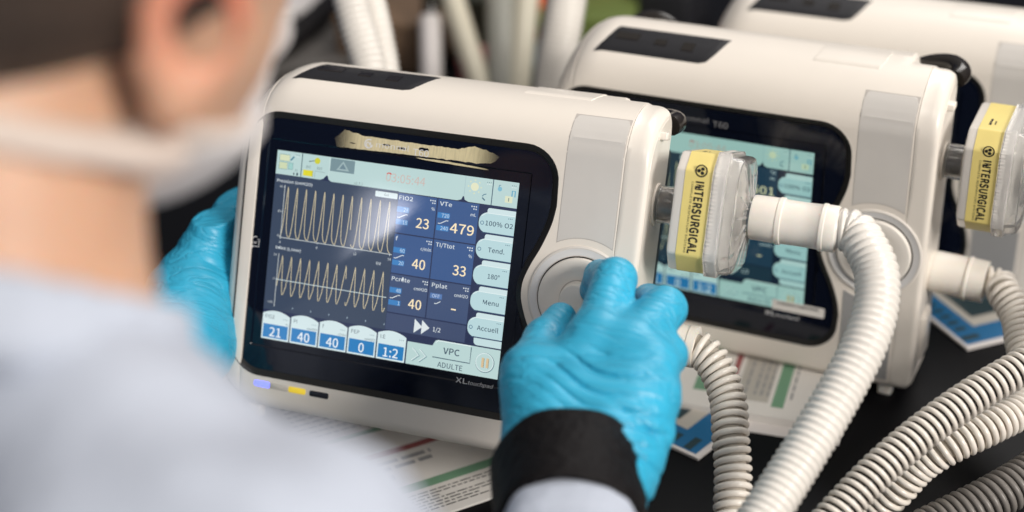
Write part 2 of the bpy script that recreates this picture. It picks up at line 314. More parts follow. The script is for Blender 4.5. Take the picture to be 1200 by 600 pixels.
# text outlines as flat polygons ------------------------------------------------------------------
# plain sans-serif letter outlines: character -> [advance, closed contours], in thousandths of the type size
import json
GLYPHS = json.loads(r"""{"%":[1290,[[287,398,411,436,492,547,521,724,492,898,411,1007,287,1045,165,1007,84,898,55,724,84,547,165,436],[287,476,216,504,168,587,151,724,168,860,216,940,287,966,358,940,406,860,423,724,406,587,358,504],[317,-18,403,-18,971,1045,884,1045],[1003,-18,1125,20,1206,130,1235,307,1206,482,1125,591,1003,629,880,591,799,482,770,307,799,130,880,20],[1003,60,931,88,883,170,866,307,883,443,931,524,1003,550,1074,524,1122,443,1140,307,1122,170,1074,88]]],"(":[473,[[335,-275,413,-239,314,-29,255,199,235,436,255,671,314,898,413,1109,335,1146,224,929,154,695,129,436,154,175,224,-59]]],")":[473,[[139,-275,249,-59,320,175,345,436,320,695,249,929,139,1146,59,1109,159,898,219,671,239,436,219,199,159,-29,59,-239]]],"-":[486,[[64,343,423,343,423,441,64,441]]],".":[389,[[195,-18,241,-6,274,28,287,78,274,130,241,164,195,176,148,164,115,130,102,78,115,28,148,-6]]],"/":[549,[[15,-251,109,-251,528,1112,436,1112]]],"0":[777,[[389,-18,559,41,669,219,709,517,669,812,559,987,389,1045,219,987,109,812,70,517,109,219,219,41],[389,85,287,130,218,271,193,517,218,761,287,900,389,944,492,900,560,761,585,517,560,271,492,130]]],"1":[777,[[123,0,686,0,686,106,480,106,480,1027,382,1027,322,997,253,973,169,954,169,873,353,873,353,106,123,106]]],"2":[777,[[62,0,707,0,707,111,423,111,368,109,311,105,255,101,467,323,607,536,658,744,621,903,518,1007,359,1045,241,1026,142,974,56,895,130,822,192,883,263,926,343,941,449,915,512,843,532,738,482,550,327,333,62,76]]],"3":[777,[[368,-18,536,17,654,117,699,275,669,398,592,486,482,535,482,542,578,595,641,678,664,789,625,927,519,1014,364,1045,255,1029,161,986,78,923,147,842,210,894,281,928,360,941,453,921,513,864,534,779,507,679,418,609,249,583,249,485,438,459,539,387,569,279,542,177,469,111,360,88,256,105,173,148,106,206,41,123,120,54,227,2]]],"4":[777,[[476,0,597,0,597,283,734,283,734,385,597,385,597,1027,455,1027,28,367,28,283,476,283],[476,385,161,385,395,735,424,786,451,837,478,887,480,826,477,759,476,700]]],"5":[777,[[367,-18,531,23,654,143,703,333,660,519,549,627,394,661,336,656,286,642,239,620,266,917,653,917,653,1027,154,1027,120,548,189,504,244,537,298,558,360,564,472,536,546,457,573,331,543,201,465,118,354,88,249,105,167,146,102,202,38,118,118,52,226,2]]],"6":[777,[[422,-18,569,24,676,140,717,315,682,495,583,602,431,637,350,622,269,580,199,514,238,766,333,900,464,940,524,930,580,903,626,861,699,940,635,994,555,1031,458,1045,271,990,133,813,78,490,124,208,245,38],[202,412,272,488,343,529,410,542,514,514,575,436,595,315,572,193,510,112,422,83,310,121,236,232]]],"7":[777,[[277,0,410,0,442,356,530,656,711,950,711,1027,69,1027,69,917,567,917,406,642,316,349]]],"8":[777,[[392,-18,561,17,672,112,713,246,688,368,625,455,541,517,541,524,603,585,655,670,676,772,642,912,546,1007,395,1042,251,1009,151,918,113,782,133,684,183,605,252,545,252,539,162,474,92,378,64,255,107,114,223,17],[462,557,348,610,263,680,230,782,251,869,309,926,394,947,487,922,546,857,567,765,555,691,520,622],[394,77,283,102,206,169,178,266,196,358,246,436,319,499,455,439,553,364,591,251,566,160,498,99]]],"9":[777,[[329,-18,511,39,648,223,702,557,656,829,533,991,356,1045,209,1003,102,887,62,711,97,534,195,426,345,389,430,405,511,448,581,514,540,262,448,128,325,88,260,98,201,125,151,167,81,87,146,33,228,-4],[580,622,509,543,436,498,366,485,264,513,203,592,182,711,205,835,268,916,357,945,470,908,545,800]]],":":[389,[[195,546,241,559,274,593,287,644,274,695,241,730,195,742,148,730,115,695,102,644,115,593,148,559],[195,-18,241,-6,274,28,287,78,274,130,241,164,195,176,148,164,115,130,102,78,115,28,148,-6]]],"A":[852,[[6,0,136,0,235,314,611,314,709,0,846,0,497,1027,353,1027],[268,416,318,574,353,689,387,804,420,922,426,922,459,804,493,689,529,574,578,416]]],"C":[894,[[528,-18,651,-1,755,49,843,129,772,211,703,149,624,109,534,95,364,147,254,292,214,517,255,738,368,881,538,931,619,919,689,885,748,835,818,919,746,981,652,1027,536,1045,303,981,141,798,81,513,140,227,298,45]]],"D":[964,[[141,0,403,0,665,62,826,238,881,517,826,795,663,967,398,1027,141,1027],[270,106,270,922,387,922,588,875,708,738,748,517,708,295,588,155,387,106]]],"E":[825,[[141,0,748,0,748,111,270,111,270,485,660,485,660,595,270,595,270,917,732,917,732,1027,141,1027]]],"F":[773,[[141,0,270,0,270,461,662,461,662,570,270,570,270,917,732,917,732,1027,141,1027]]],"G":[965,[[545,-18,673,-3,781,39,861,101,861,532,524,532,524,424,742,424,742,155,692,123,629,102,557,95,371,147,254,292,214,517,257,738,375,881,556,931,647,918,720,883,777,835,847,919,776,979,679,1026,552,1045,309,981,143,798,81,513,141,227,304,45]]],"H":[1020,[[141,0,270,0,270,485,749,485,749,0,880,0,880,1027,749,1027,749,597,270,597,270,1027,141,1027]]],"I":[410,[[141,0,270,0,270,1027,141,1027]]],"L":[761,[[141,0,720,0,720,111,270,111,270,1027,141,1027]]],"M":[1137,[[141,0,258,0,258,569,255,666,249,772,241,871,329,637,524,104,611,104,804,637,887,871,885,772,878,666,875,569,875,0,996,0,996,1027,840,1027,644,478,621,407,598,335,573,263,567,263,543,335,518,407,493,478,297,1027,141,1027]]],"N":[1013,[[141,0,263,0,263,539,261,647,254,755,248,860,254,860,364,648,738,0,871,0,871,1027,748,1027,748,493,751,384,758,274,766,168,759,168,648,380,273,1027,141,1027]]],"O":[1039,[[520,-18,748,47,902,232,958,517,902,800,748,981,520,1045,291,981,138,800,81,517,138,232,291,47],[520,95,358,148,252,294,214,517,252,738,358,881,520,931,681,881,787,738,825,517,787,294,681,148]]],"P":[887,[[141,0,270,0,270,409,440,409,638,443,770,547,818,725,769,903,636,998,434,1027,141,1027],[270,514,270,922,417,922,568,904,659,843,689,725,660,605,572,536,423,514]]],"R":[889,[[270,539,270,922,443,922,579,904,663,846,692,739,663,628,579,561,443,539],[704,0,850,0,590,450,711,504,792,600,821,739,774,909,648,999,462,1027,141,1027,141,0,270,0,270,436,455,436]]],"S":[835,[[426,-18,611,21,732,125,775,273,746,401,671,487,563,548,417,611,338,648,273,701,246,783,270,862,337,913,438,931,527,920,605,887,672,836,739,919,657,984,555,1029,438,1045,272,1010,157,914,115,773,148,647,227,563,324,510,471,445,559,402,620,347,643,262,617,174,543,116,427,95,323,111,226,155,144,223,67,133,167,53,288,0]]],"T":[839,[[354,0,485,0,485,917,796,917,796,1027,43,1027,43,917,354,917]]],"U":[1010,[[506,-18,694,23,825,162,874,423,874,1027,749,1027,749,420,716,226,629,125,506,95,384,125,298,226,266,420,266,1027,137,1027,137,423,186,162,317,23]]],"V":[805,[[329,0,479,0,805,1027,674,1027,508,471,476,356,444,246,409,132,403,132,369,246,337,356,304,471,137,1027,1,1027]]],"X":[803,[[24,0,161,0,308,277,335,330,362,384,391,444,428,384,457,330,485,277,637,0,780,0,479,524,759,1027,623,1027,486,765,462,718,439,669,413,613,377,669,352,718,326,765,186,1027,43,1027,324,531]]],"Y":[744,[[307,0,436,0,436,398,745,1027,611,1027,479,737,446,662,411,587,375,511,335,587,302,662,269,737,136,1027,-1,1027,307,398]]],"a":[789,[[304,-18,395,-3,479,36,556,91,571,0,676,0,676,468,650,633,564,741,413,780,296,764,195,726,115,681,164,592,230,632,307,662,392,674,488,646,536,575,549,482,284,429,132,337,83,197,112,81,190,7],[340,85,272,97,224,136,206,206,238,292,346,356,549,396,549,185,478,130,410,97]]],"b":[866,[[464,-18,626,30,747,170,794,392,759,597,657,732,492,780,407,766,326,727,252,674,258,810,258,1115,129,1115,129,0,231,0,242,78,248,78,318,27,391,-7],[443,90,387,97,324,122,258,168,258,569,328,625,395,660,459,672,576,637,641,539,661,391,632,229,555,126]]],"c":[714,[[429,-18,518,-7,601,26,675,77,619,164,567,126,507,99,440,88,317,125,234,226,204,380,236,533,320,635,444,672,500,664,550,641,595,606,660,690,601,735,528,767,438,780,256,733,124,596,73,380,120,164,247,29]]],"d":[868,[[388,-18,475,-3,553,36,619,90,634,0,739,0,739,1115,611,1115,611,822,618,692,552,739,484,769,403,780,241,731,121,593,74,380,113,164,222,29],[416,90,302,124,231,224,206,381,236,534,315,635,426,672,488,664,549,639,611,592,611,193,548,135,484,101]]],"e":[776,[[437,-18,532,-8,615,20,686,59,641,144,583,112,521,91,451,84,323,117,236,209,199,350,711,350,714,372,716,396,717,423,682,612,578,736,413,780,248,731,122,594,73,380,122,165,252,29],[197,441,237,570,315,650,416,678,518,651,582,571,605,441]]],"f":[455,[[46,657,150,657,150,0,277,0,277,657,438,657,438,761,277,761,277,881,289,963,325,1014,385,1031,413,1028,442,1021,471,1010,499,1109,461,1122,418,1130,371,1133,247,1102,174,1016,150,882,150,761,46,754]]],"h":[850,[[129,0,258,0,258,552,328,616,393,655,465,668,547,647,594,581,609,465,609,0,737,0,737,482,712,645,635,746,504,780,408,763,326,717,252,653,258,810,258,1115,129,1115]]],"i":[385,[[129,0,258,0,258,761,129,761],[193,917,238,928,268,958,279,1003,268,1046,238,1075,193,1085,149,1075,120,1046,109,1003,120,958,149,928]]],"l":[398,[[263,-18,294,-17,318,-12,338,-7,319,91,308,89,300,88,293,88,275,94,262,111,258,143,258,1115,129,1115,129,151,143,59,186,2]]],"m":[1297,[[129,0,258,0,258,552,325,617,389,655,448,668,528,647,574,581,590,465,590,0,717,0,717,552,786,617,849,655,909,668,989,647,1035,581,1050,465,1050,0,1178,0,1178,482,1153,645,1077,746,948,780,859,761,776,710,696,634,654,712,586,762,486,780,399,763,320,716,249,650,234,761,129,761]]],"n":[854,[[129,0,258,0,258,552,328,616,393,655,465,668,547,647,594,581,609,465,609,0,737,0,737,482,712,645,635,746,504,780,408,763,324,716,249,650,234,761,129,761]]],"o":[849,[[424,-18,598,29,726,164,776,380,726,596,598,733,424,780,250,733,123,596,73,380,123,164,250,29],[424,88,309,125,232,226,204,380,232,533,309,635,424,672,540,635,618,533,646,380,618,226,540,125]]],"p":[868,[[129,-321,258,-321,258,-63,254,70,323,22,394,-8,464,-18,626,30,747,170,794,392,759,597,657,732,492,780,405,765,323,726,249,672,234,761,129,761],[443,90,387,97,324,122,258,168,258,569,328,625,395,660,459,672,576,637,641,539,661,391,632,229,555,126]]],"r":[543,[[129,0,258,0,258,489,315,592,382,648,448,665,476,664,499,660,522,653,546,763,522,773,496,779,465,780,384,761,310,706,249,622,234,761,129,761]]],"s":[655,[[328,-18,479,13,572,94,604,207,568,322,482,392,373,438,292,471,232,511,209,570,224,625,271,665,350,681,413,672,470,648,522,613,584,693,518,737,439,768,349,780,207,751,118,674,87,564,121,458,203,390,308,345,390,311,455,265,482,200,465,140,416,97,332,81,248,93,175,124,106,172,45,87,126,33,222,-4]]],"t":[528,[[367,-18,415,-14,463,-4,508,10,483,106,456,96,426,88,396,85,327,103,290,152,279,231,279,657,486,657,486,761,279,761,279,975,172,975,158,761,38,754,38,657,151,657,151,235,171,102,239,14]]],"u":[850,[[352,-18,447,-1,529,47,602,119,616,0,723,0,723,761,595,761,595,221,527,148,461,106,389,92,308,113,261,179,246,294,246,761,118,761,118,279,142,115,219,16]]],"v":[730,[[293,0,443,0,711,761,585,761,441,328,418,253,394,178,371,104,364,104,341,178,318,253,294,328,151,761,18,761]]],"\u00b0":[518,[[261,672,357,697,428,766,455,871,428,977,357,1047,261,1071,163,1047,91,977,63,871,91,766,163,697],[261,744,199,760,157,805,141,871,157,939,199,984,261,1001,322,984,363,939,378,871,363,805,322,760]]],"\u00e9":[776,[[437,-18,532,-8,615,20,686,59,641,144,583,112,521,91,451,84,323,117,236,209,199,350,711,350,714,372,716,396,717,423,682,612,578,736,413,780,248,731,122,594,73,380,122,165,252,29],[197,441,237,570,315,650,416,678,518,651,582,571,605,441],[391,896,634,1137,546,1221,325,961]]],"\u00ea":[776,[[437,-18,532,-8,615,20,686,59,641,144,583,112,521,91,451,84,323,117,236,209,199,350,711,350,714,372,716,396,717,423,682,612,578,736,413,780,248,731,122,594,73,380,122,165,252,29],[197,441,237,570,315,650,416,678,518,651,582,571,605,441],[171,940,225,889,409,1066,416,1066,599,889,655,940,476,1158,349,1158]]]}""")
_tc = {}
def text_polys(s, bold=0.0, shear=0.0):
    key = (s, bold, shear)
    if key in _tc: return _tc[key]
    V, FC = [], []; pen = 0.0
    for ch in s:
        if ch == ' ' or ch not in GLYPHS: pen += .36; continue
        adv, loops = GLYPHS[ch]
        L = [np.array(l, float).reshape(-1, 2) / 1000 for l in loops]
        area_ = lambda p: .5 * np.sum(p[:, 0] * np.roll(p[:, 1], -1) - np.roll(p[:, 0], -1) * p[:, 1])
        big = max(L, key=lambda p: abs(area_(p))); sg = -1 if area_(big) > 0 else 1
        if bold: L = [offset_poly(p, sg * bold * 1.3) for p in L]
        pts, tris = tess([[tuple(q) for q in p] for p in L]); o = len(V)
        V += [(q.x + pen + shear * q.y, q.y) for q in pts]; FC += [tuple(k + o for k in t) for t in tris]
        pen += adv / 1000 + bold * 1.6
    _tc[key] = (V, FC); return V, FC
_H = max(v[1] for v in text_polys('H')[0])

def place_text(s, x, z, h, align='L', w=None, bold=0.0, shear=0.0):
    vs, fs = text_polys(s, bold, shear)
    if not vs: return [], []
    k = h / _H
    x0 = min(v[0] for v in vs); x1 = max(v[0] for v in vs)
    kx = k if w is None else w / (x1 - x0)
    wid = (x1 - x0) * kx
    ox = {'L': x, 'C': x - wid / 2, 'R': x - wid}[align]
    return [((v[0] - x0) * kx + ox, v[1] * k + z) for v in vs], fs

# smooth solids from distance fields ------------------------------------------------------------------
class SDF:
    def __init__(s, lo, hi, vox):
        s.lo = np.array(lo, float) - 4 * vox; s.vox = vox
        s.n = np.ceil((np.array(hi, float) + 4 * vox - s.lo) / vox).astype(int) + 1
        s.g = np.full(s.n, 1.0, np.float32)
    def sub(s, lo, hi):
        a = np.clip(np.floor((np.array(lo) - s.lo) / s.vox).astype(int), 0, s.n)
        b = np.clip(np.ceil((np.array(hi) - s.lo) / s.vox).astype(int) + 1, 0, s.n)
        ax = [(s.lo[i] + s.vox * np.arange(a[i], b[i])).astype(np.float32) for i in range(3)]
        return tuple(slice(a[i], b[i]) for i in range(3)), np.meshgrid(*ax, indexing='ij', sparse=True)
    @staticmethod
    def smin(a, b, k):
        if k <= 0: return np.minimum(a, b)
        h = np.clip(k - np.abs(a - b), 0, None) / k
        return np.minimum(a, b) - h * h * k * .25
    def cone(s, a, b, ra, rb, k=.004):
        a = np.array(a, float); b = np.array(b, float); R = max(ra, rb) + 3 * k + 3 * s.vox + .01
        sl, (x, y, z) = s.sub(np.minimum(a, b) - R, np.maximum(a, b) + R)
        ab = b - a; L2 = max(ab.dot(ab), 1e-12)
        t = np.clip(((x - a[0]) * ab[0] + (y - a[1]) * ab[1] + (z - a[2]) * ab[2]) / L2, 0, 1)
        d = np.sqrt((x - a[0] - t * ab[0]) ** 2 + (y - a[1] - t * ab[1]) ** 2 + (z - a[2] - t * ab[2]) ** 2) - (ra + (rb - ra) * t)
        s.g[sl] = s.smin(s.g[sl], d.astype(np.float32), k)
    def ell(s, c, r, Rm=None, k=.004, carve=False):
        """ellipsoid, radii r along the rows of Rm"""
        c = np.array(c, float); r = np.array(r, float); Rm = np.eye(3) if Rm is None else np.array(Rm)
        R = r.max() + 3 * k + 3 * s.vox + .01
        sl, (x, y, z) = s.sub(c - R, c + R)
        q = [((x - c[0]) * Rm[i][0] + (y - c[1]) * Rm[i][1] + (z - c[2]) * Rm[i][2]) for i in range(3)]
        k0 = np.sqrt(sum((q[i] / r[i]) ** 2 for i in range(3))); k1 = np.sqrt(sum((q[i] / r[i] ** 2) ** 2 for i in range(3))) + 1e-9
        d = (k0 * (k0 - 1) / k1).astype(np.float32)
        if carve: s.g[sl] = -s.smin(-s.g[sl], d, k)
        else: s.g[sl] = s.smin(s.g[sl], d, k)
    def coords(s):
        return np.meshgrid(*[(s.lo[i] + s.vox * np.arange(s.n[i])).astype(np.float32) for i in range(3)], indexing='ij', sparse=True)
    def mesh(s, name, m, parent=None, inv=None, keep=None, relax=0):
        gr = openvdb.FloatGrid(1.0); gr.copyFromArray(np.ascontiguousarray(s.g))
        p, q = gr.convertToQuads(isovalue=0.0)
        p = p * s.vox + s.lo
        me = bpy.data.meshes.new(name)
        if inv is not None: p = (np.c_[p, np.ones(len(p))] @ np.array(inv).T)[:, :3]
        me.from_pydata(p.tolist(), [], q.tolist()); me.materials.append(m)
        bm = bmesh.new(); bm.from_mesh(me)
        if relax:
            for _ in range(relax): bmesh.ops.smooth_vert(bm, verts=bm.verts, factor=.5, use_axis_x=True, use_axis_y=True, use_axis_z=True)
        bmesh.ops.recalc_face_normals(bm, faces=bm.faces); bm.to_mesh(me); bm.free()
        me.polygons.foreach_set('use_smooth', [True] * len(me.polygons))
        return link(me, name, parent)

# ================================================================== VENTILATOR
BASE = np.array([27.0, 45.0, -121.0])                       # root of the device in its own millimetres
def xf(p): return ((p[0] - BASE[0]) / 1000, (p[1] - BASE[1]) / 1000, (p[2] - BASE[2]) / 1000)
FR = -2.5                                                    # depth of the front face
SH = [(0, 37), (.5, 33), (1.6, 28.5), (4, 23.2), (8.5, 17.2), (14, 12.5), (20, 8.8), (28, 5.3), (37, 2.6), (47, .9), (58, 0)]

def shoulder(z, top=125.0):
    """depth of the shell at height z"""
    drop = top - z
    if drop >= 37: return FR
    for (a, da), (b, db) in zip(SH, SH[1:]):
        if da >= drop >= db: return FR + a + (b - a) * (da - drop) / (da - db)
    return FR + 58

def shoulder_drop(a):
    for (a0, d0), (a1, d1) in zip(SH, SH[1:]):
        if a0 <= a <= a1: return d0 + (d1 - d0) * (a - a0) / (a1 - a0)
    return 0.0

def left_drop(x, a=38.0, b=46.0):
    t = max(0.0, min(1.0, (-78 - x) / a)); return b * (1 - math.sqrt(max(0, 1 - t ** 2.0)))
def shell_ring(x):
    cT = left_drop(x); cB = 0; cF = 0; cK = 0
    tl = max(0, min(1, (-78 - x) / 38)); cB = 30 * (1 - math.sqrt(max(0, 1 - tl ** 2)))
    e = max(0, min(1, (-104 - x) / 12)); cF = 12 * (1 - math.sqrt(max(0, 1 - e ** 2))); cK = cF
    r = max(0, min(1, (x - 160.5) / 8)); q = 1 - math.sqrt(max(0, 1 - r ** 2)); r2 = max(0, min(1, (x - 165.0) / 3.5)); q2 = 1 - math.sqrt(max(0, 1 - r2 ** 2))
    cT += 7 * q; cB += 9 * q; cF += 3.5 * q2; cK += 3.5 * q2
    if x > 136: cK += 42 * min(1, (x - 136) / 8)
    if x > 152.9: cT += 1.2
    return 125 - cT, -112 + cB, FR + cF, 95 - cK
def ring_pts(x):
    top, bot, f, bk = shell_ring(x)
    pts = []
    for k in range(7):
        a = PI + .5 * PI * (1 - k / 6)
        a = 1.5 * PI - .5 * PI * k / 6
        pts.append((f + 8 + 8 * math.cos(a), bot + 8 + 8 * math.sin(a)))
    for zz in np.linspace(bot + 20, top - 45, 6): pts.append((f, zz))
    Rb = min(45.0, max(12.0, bk - f - 42))
    e_ = bk - Rb - .2
    for (a, dz) in SH:
        pts.append((min(f + a, e_), top - (dz if f + a < e_ else shoulder_drop(e_ - f))))
    tb_ = pts[-1][1]
    for k in range(9):
        a = .5 * PI - .5 * PI * k / 8
        pts.append((bk - Rb + Rb * math.cos(a), tb_ - Rb + Rb * math.sin(a)))
    for k in range(7):
        a = -.5 * PI * k / 6
        pts.append((bk - 12 + 12 * math.cos(a), bot + 12 + 12 * math.sin(a)))
    return [(x, d, z) for d, z in pts]
def shell_loft(xs, inset0=0, inset1=0):
    mb = MB(); rings = [ring_pts(x) for x in xs]
    def shrink(R, x, d):
        c = np.mean(np.array(R), axis=0)
        return [tuple(np.array(p) + np.array([0, *(-(np.array(p) - c)[1:] / np.linalg.norm((np.array(p) - c)[1:]) * d)]) + np.array([x - p[0], 0, 0])) for p in R]
    rings = [shrink(rings[0], xs[0], .3)] + [[(p[0] + .25, p[1], p[2]) for p in rings[0]]] + rings[1:-1] + [[(p[0] - .25, p[1], p[2]) for p in rings[-1]]] + [shrink(rings[-1], xs[-1], .3)]
    n = len(rings[0])
    mb.add([p for r in rings for p in r], ring_faces(n, len(rings)))
    return mb

KC = (133.2, -3.0)                                           # centre of the control knob
def bezel_outline():
    R = 23
    pts = []
    def arc(cx, cz, r, a0, a1, n=9):
        for k in range(n + 1):
            a = math.radians(a0 + (a1 - a0) * k / n); pts.append((cx + r * math.cos(a), cz + r * math.sin(a)))
    arc(-107 + R, -90 + R, R, 180, 270)
    arc(112 - R, -90 + R, R, 270, 360)
    s = [(112.6, -58), (110.6, -47), (105.4, -32), (99.8, -20), (96.2, -10), (95.4, -3), (96.2, 4), (99.8, 14), (105.4, 26), (110.6, 41), (112.6, 53)]
    c, _ = catmull([(x, z, 0) for x, z in s], 3.0)
    pts += [(p[0], p[1]) for p in c]
    arc(112 - R, 90 - R, R, 0, 90)
    arc(-107 + R, 90 - R, R, 90, 180)
    return pts

class UI:
    """flat display graphics in millimetres, x right, z up, on stacked layers"""
    def __init__(s): s.v = []; s.f = []; s.c = []
    def poly(s, pts, col, layer=1):
        o = len(s.v); d = -.05 * layer
        P, T = tess([pts])
        s.v += [(p.x, d, p.y) for p in P]; s.f += [tuple(i + o for i in t) for t in T]; s.c += [lin(col)] * len(T)
    def rect(s, x0, z0, x1, z1, col, layer=1, r=0): s.poly(rrect(x0, z0, x1, z1, r) if r else [(x0, z0), (x1, z0), (x1, z1), (x0, z1)], col, layer)
    def line(s, pts, w, col, layer=3):
        P = np.array(pts, float)
        t = np.gradient(P, axis=0); t /= np.linalg.norm(t, axis=1)[:, None] + 1e-9
        n = np.c_[-t[:, 1], t[:, 0]] * w / 2
        o = len(s.v); d = -.05 * layer
        for a, b in zip(P + n, P - n): s.v += [(a[0], d, a[1]), (b[0], d, b[1])]
        for i in range(len(P) - 1): s.f.append((o + 2 * i, o + 2 * i + 1, o + 2 * i + 3, o + 2 * i + 2)); s.c.append(lin(col))
    def disc(s, x, z, r, col, layer=2, n=20): s.poly([(x + r * math.cos(2 * PI * k / n), z + r * math.sin(2 * PI * k / n)) for k in range(n)], col, layer)
    def ring(s, x, z, r, w, col, layer=3, n=28): s.line([(x + r * math.cos(2 * PI * k / n), z + r * math.sin(2 * PI * k / n)) for k in range(n + 1)], w, col, layer)
    def text(s, t, x, z, h, col, align='L', w=None, bold=0.0, layer=4, shear=0.0):
        vs, fs = place_text(t, x, z, h, align, w, bold, shear); o = len(s.v); d = -.05 * layer
        s.v += [(a, d, b) for a, b in vs]; s.f += [tuple(i + o for i in f) for f in fs]; s.c += [lin(col)] * len(fs)
    def build(s, name, m, parent):
        me = bpy.data.meshes.new(name); me.from_pydata([xf(p) for p in s.v], [], s.f); me.materials.append(m)
        a = me.color_attributes.new('ui', 'FLOAT_COLOR', 'CORNER')
        buf = []
        for p, c in zip(me.polygons, s.c): buf += [(*c, 1)] * p.loop_total
        a.data.foreach_set('color', np.array(buf, np.float32).ravel())
        return link(me, name, parent)

def display(vte='479', fio='23', near=True):
    u = UI()
    BAR = (186, 212, 210); WH = (225, 238, 238); DK = (38, 52, 70); CEL = (62, 90, 138) if near else (40, 66, 88); GB = (60, 72, 92) if near else (36, 58, 74); GAP = (42, 50, 80) if near else (28, 40, 58); TX = (220, 228, 232)  # near field colours lifted to carry the glass's reflected haze
    NUM = (255, 236, 196); CUR = (228, 214, 176); INK = (52, 72, 92); BTN = (184, 214, 218)
    u.rect(-85.4, -64.1, 85.4, 64.1, GAP, 0)
    # graph field and cells
    u.rect(-85.4, -44, 4, 48, GB, 1); 
    for i, (x0, x1) in enumerate(((4.2, 31.2), (32.0, 60.3))):
        for j, (z0, z1) in enumerate(((21.0, 47.0), (-5.7, 20.2), (-31.8, -6.5))): u.rect(x0, z0, x1, z1, CEL if j < 2 or not near else (66, 82, 116), 1)
    u.rect(4.2, -43.8, 60.2, -32.6, (66, 78, 108) if near else GB, 1)
    # top bar
    u.poly([(-85.4, 64.1), (-85.4, 48.2), (-53, 48.2), (-50.5, 49.0), (-48.4, 51.5), (-47.4, 51.5), (-46.5, 49.0), (-44, 47.6), (45, 47.6), (47.6, 48.6), (48.5, 50.8), (49.2, 50.8), (50, 48.6), (52.5, 47.6), (85.4, 47.6), (85.4, 64.1)], BAR, 1)
    u.rect(-67.2, 47.6, -66.6, 64.1, (70, 92, 100), 2); u.rect(-46.9, 51.5, -46.5, 64.1, (205, 224, 222), 2)
    u.rect(67.8, 47.6, 68.4, 64.1, (70, 92, 110), 2); u.rect(49.0, 50.8, 49.3, 64.1, (165, 190, 195), 2)
    for (x, z, w_, h_, c) in ((-83.4, 57.3, 7.5, 4.4, (214, 222, 186)), (-83.4, 51.9, 6, 4.6, (206, 216, 178)), (-76.4, 52.2, 3.2, 4.4, (160, 205, 200))):
        u.rect(x, z, x + w_, z + h_, c, 2); u.line([(x, z), (x + w_, z), (x + w_, z + h_), (x, z + h_), (x, z)], .35, (120, 160, 160), 3)
    u.line([(-75.2, 58.2), (-72.8, 61)], 1.0, (70, 130, 150), 3)
    u.text('25', -70.6, 51.4, 1.4, (90, 125, 130), 'C'); u.rect(-72.5, 48.8, -71.7, 50.4, (60, 80, 90), 3); u.rect(-70.2, 48.8, -69, 50.6, (60, 80, 90), 3)
    u.disc(-55.7, 60.3, 2.1, (206, 205, 60), 3); u.line([(-61.8, 59.2), (-57.4, 60.3)], .5, (80, 100, 95), 3)
    u.text('INT', -63.4, 54.6, 1.7, (90, 112, 112)); u.text('EXT', -55.4, 54.6, 1.7, (90, 112, 112))
    u.rect(-65.4, 49.5, -58.4, 53.4, (222, 214, 52), 3); u.line([(-58.4, 49.5), (-58.4, 53.4)], .4, (150, 150, 60), 4)
    u.line([(-56.8, 49.3), (-56.8, 53.6), (-49.6, 53.2)], .4, (150, 172, 172), 3)
    u.rect(-46.1, 55.0, -28.7, 63.5, (122, 146, 152), 2)
    u.poly([(-41.6, 56.2), (-32.4, 56.2), (-37, 62.4)], (160, 182, 184), 3); u.poly([(-39.6, 57.2), (-34.4, 57.2), (-37, 60.8)], (112, 136, 146), 4)
    u.text('v2.7.2', -28, 48.4, 1.7, (112, 130, 132))
    u.text('03:05:44', -5.8, 53.6, 5.4, (204, 182, 174), w=27.6)
    u.line([(-5.6 + 1.8 * math.cos(a) + 1.8, 57.3 + 1.7 * math.sin(a)) for a in np.linspace(.5, 2.6, 9)], .8, (208, 92, 84), 5)
    u.disc(55.9, 57.8, 2.7, (226, 228, 196), 3)
    for k in range(8): u.disc(55.9 + 4.3 * math.cos(k * PI / 4), 57.8 + 4.3 * math.sin(k * PI / 4), .55, (214, 222, 190), 3, 8)
    u.line([(61.5, 52.4), (62.4, 53.6), (64.2, 54.2)], .6, (90, 130, 150), 3); u.line([(61.6, 51.6), (63.6, 50)], .8, (70, 105, 125), 3)
    u.disc(72.9, 58.6, 1.5, (130, 185, 205), 3); u.line([(72.2, 59.6), (72.2, 61), (73.4, 61)], .5, (90, 140, 165), 3)
    u.rect(77, 50.6, 82, 54.8, (220, 226, 196), 3); u.line([(81.4, 54.8), (81.4, 58.4), (83.4, 58.4), (83.4, 54.6)], .9, (110, 170, 195), 3); u.rect(79.2, 51.4, 79.8, 53.8, (120, 140, 140), 4)
    for (x, z) in ((-71.6, 62.4), (64.2, 61.8), (81, 61.8)):
        for i in range(3): u.disc(x + i * 1.2, z, .33, (110, 140, 145), 3, 6); u.disc(x + i * 1.2, z - 1.2, .33, (225, 235, 235), 3, 6)
    # graphs
    u.text('Pression (cmH2O)', -83.8, 43.0, 1.9, TX, w=26, bold=.012)
    u.line([(-77.6, 41.3), (-77.6, 5.4)], .42, (200, 206, 206)); u.line([(-78.4, 6.0), (3.6, 6.0)], .42, (205, 212, 212))
    for t, z in (('40', 40), ('20', 23.4), ('0', 6.8)): u.text(t, -79.2, z - .6, 1.5, (205, 212, 214), 'R'); u.line([(-78.6, z), (-77.6, z)], .35, TX)
    per = 6.7; x = -77.4; pk, tr = [], []
    p1 = []; p2 = []
    for k in range(12):
        c = -75.0 + k * 6.69
        for (dx, z) in ((-2.9, 6.6), (-2.4, 8.5), (-1.7, 14), (-1.0, 25), (-.45, 35), (0, 40.4), (.35, 38), (.55, 30), (.8, 18), (1.1, 11.5), (1.8, 8.4), (2.8, 6.9), (3.5, 6.6)): p1.append((c + dx, z))
    cut = -75 + 7 * 6.69
    a_ = [p for p in p1 if p[0] < cut + .9]; b_ = [p for p in p1 if p[0] > cut + 1.6]
    for seg in (a_, b_): u.line(seg, .38, CUR)
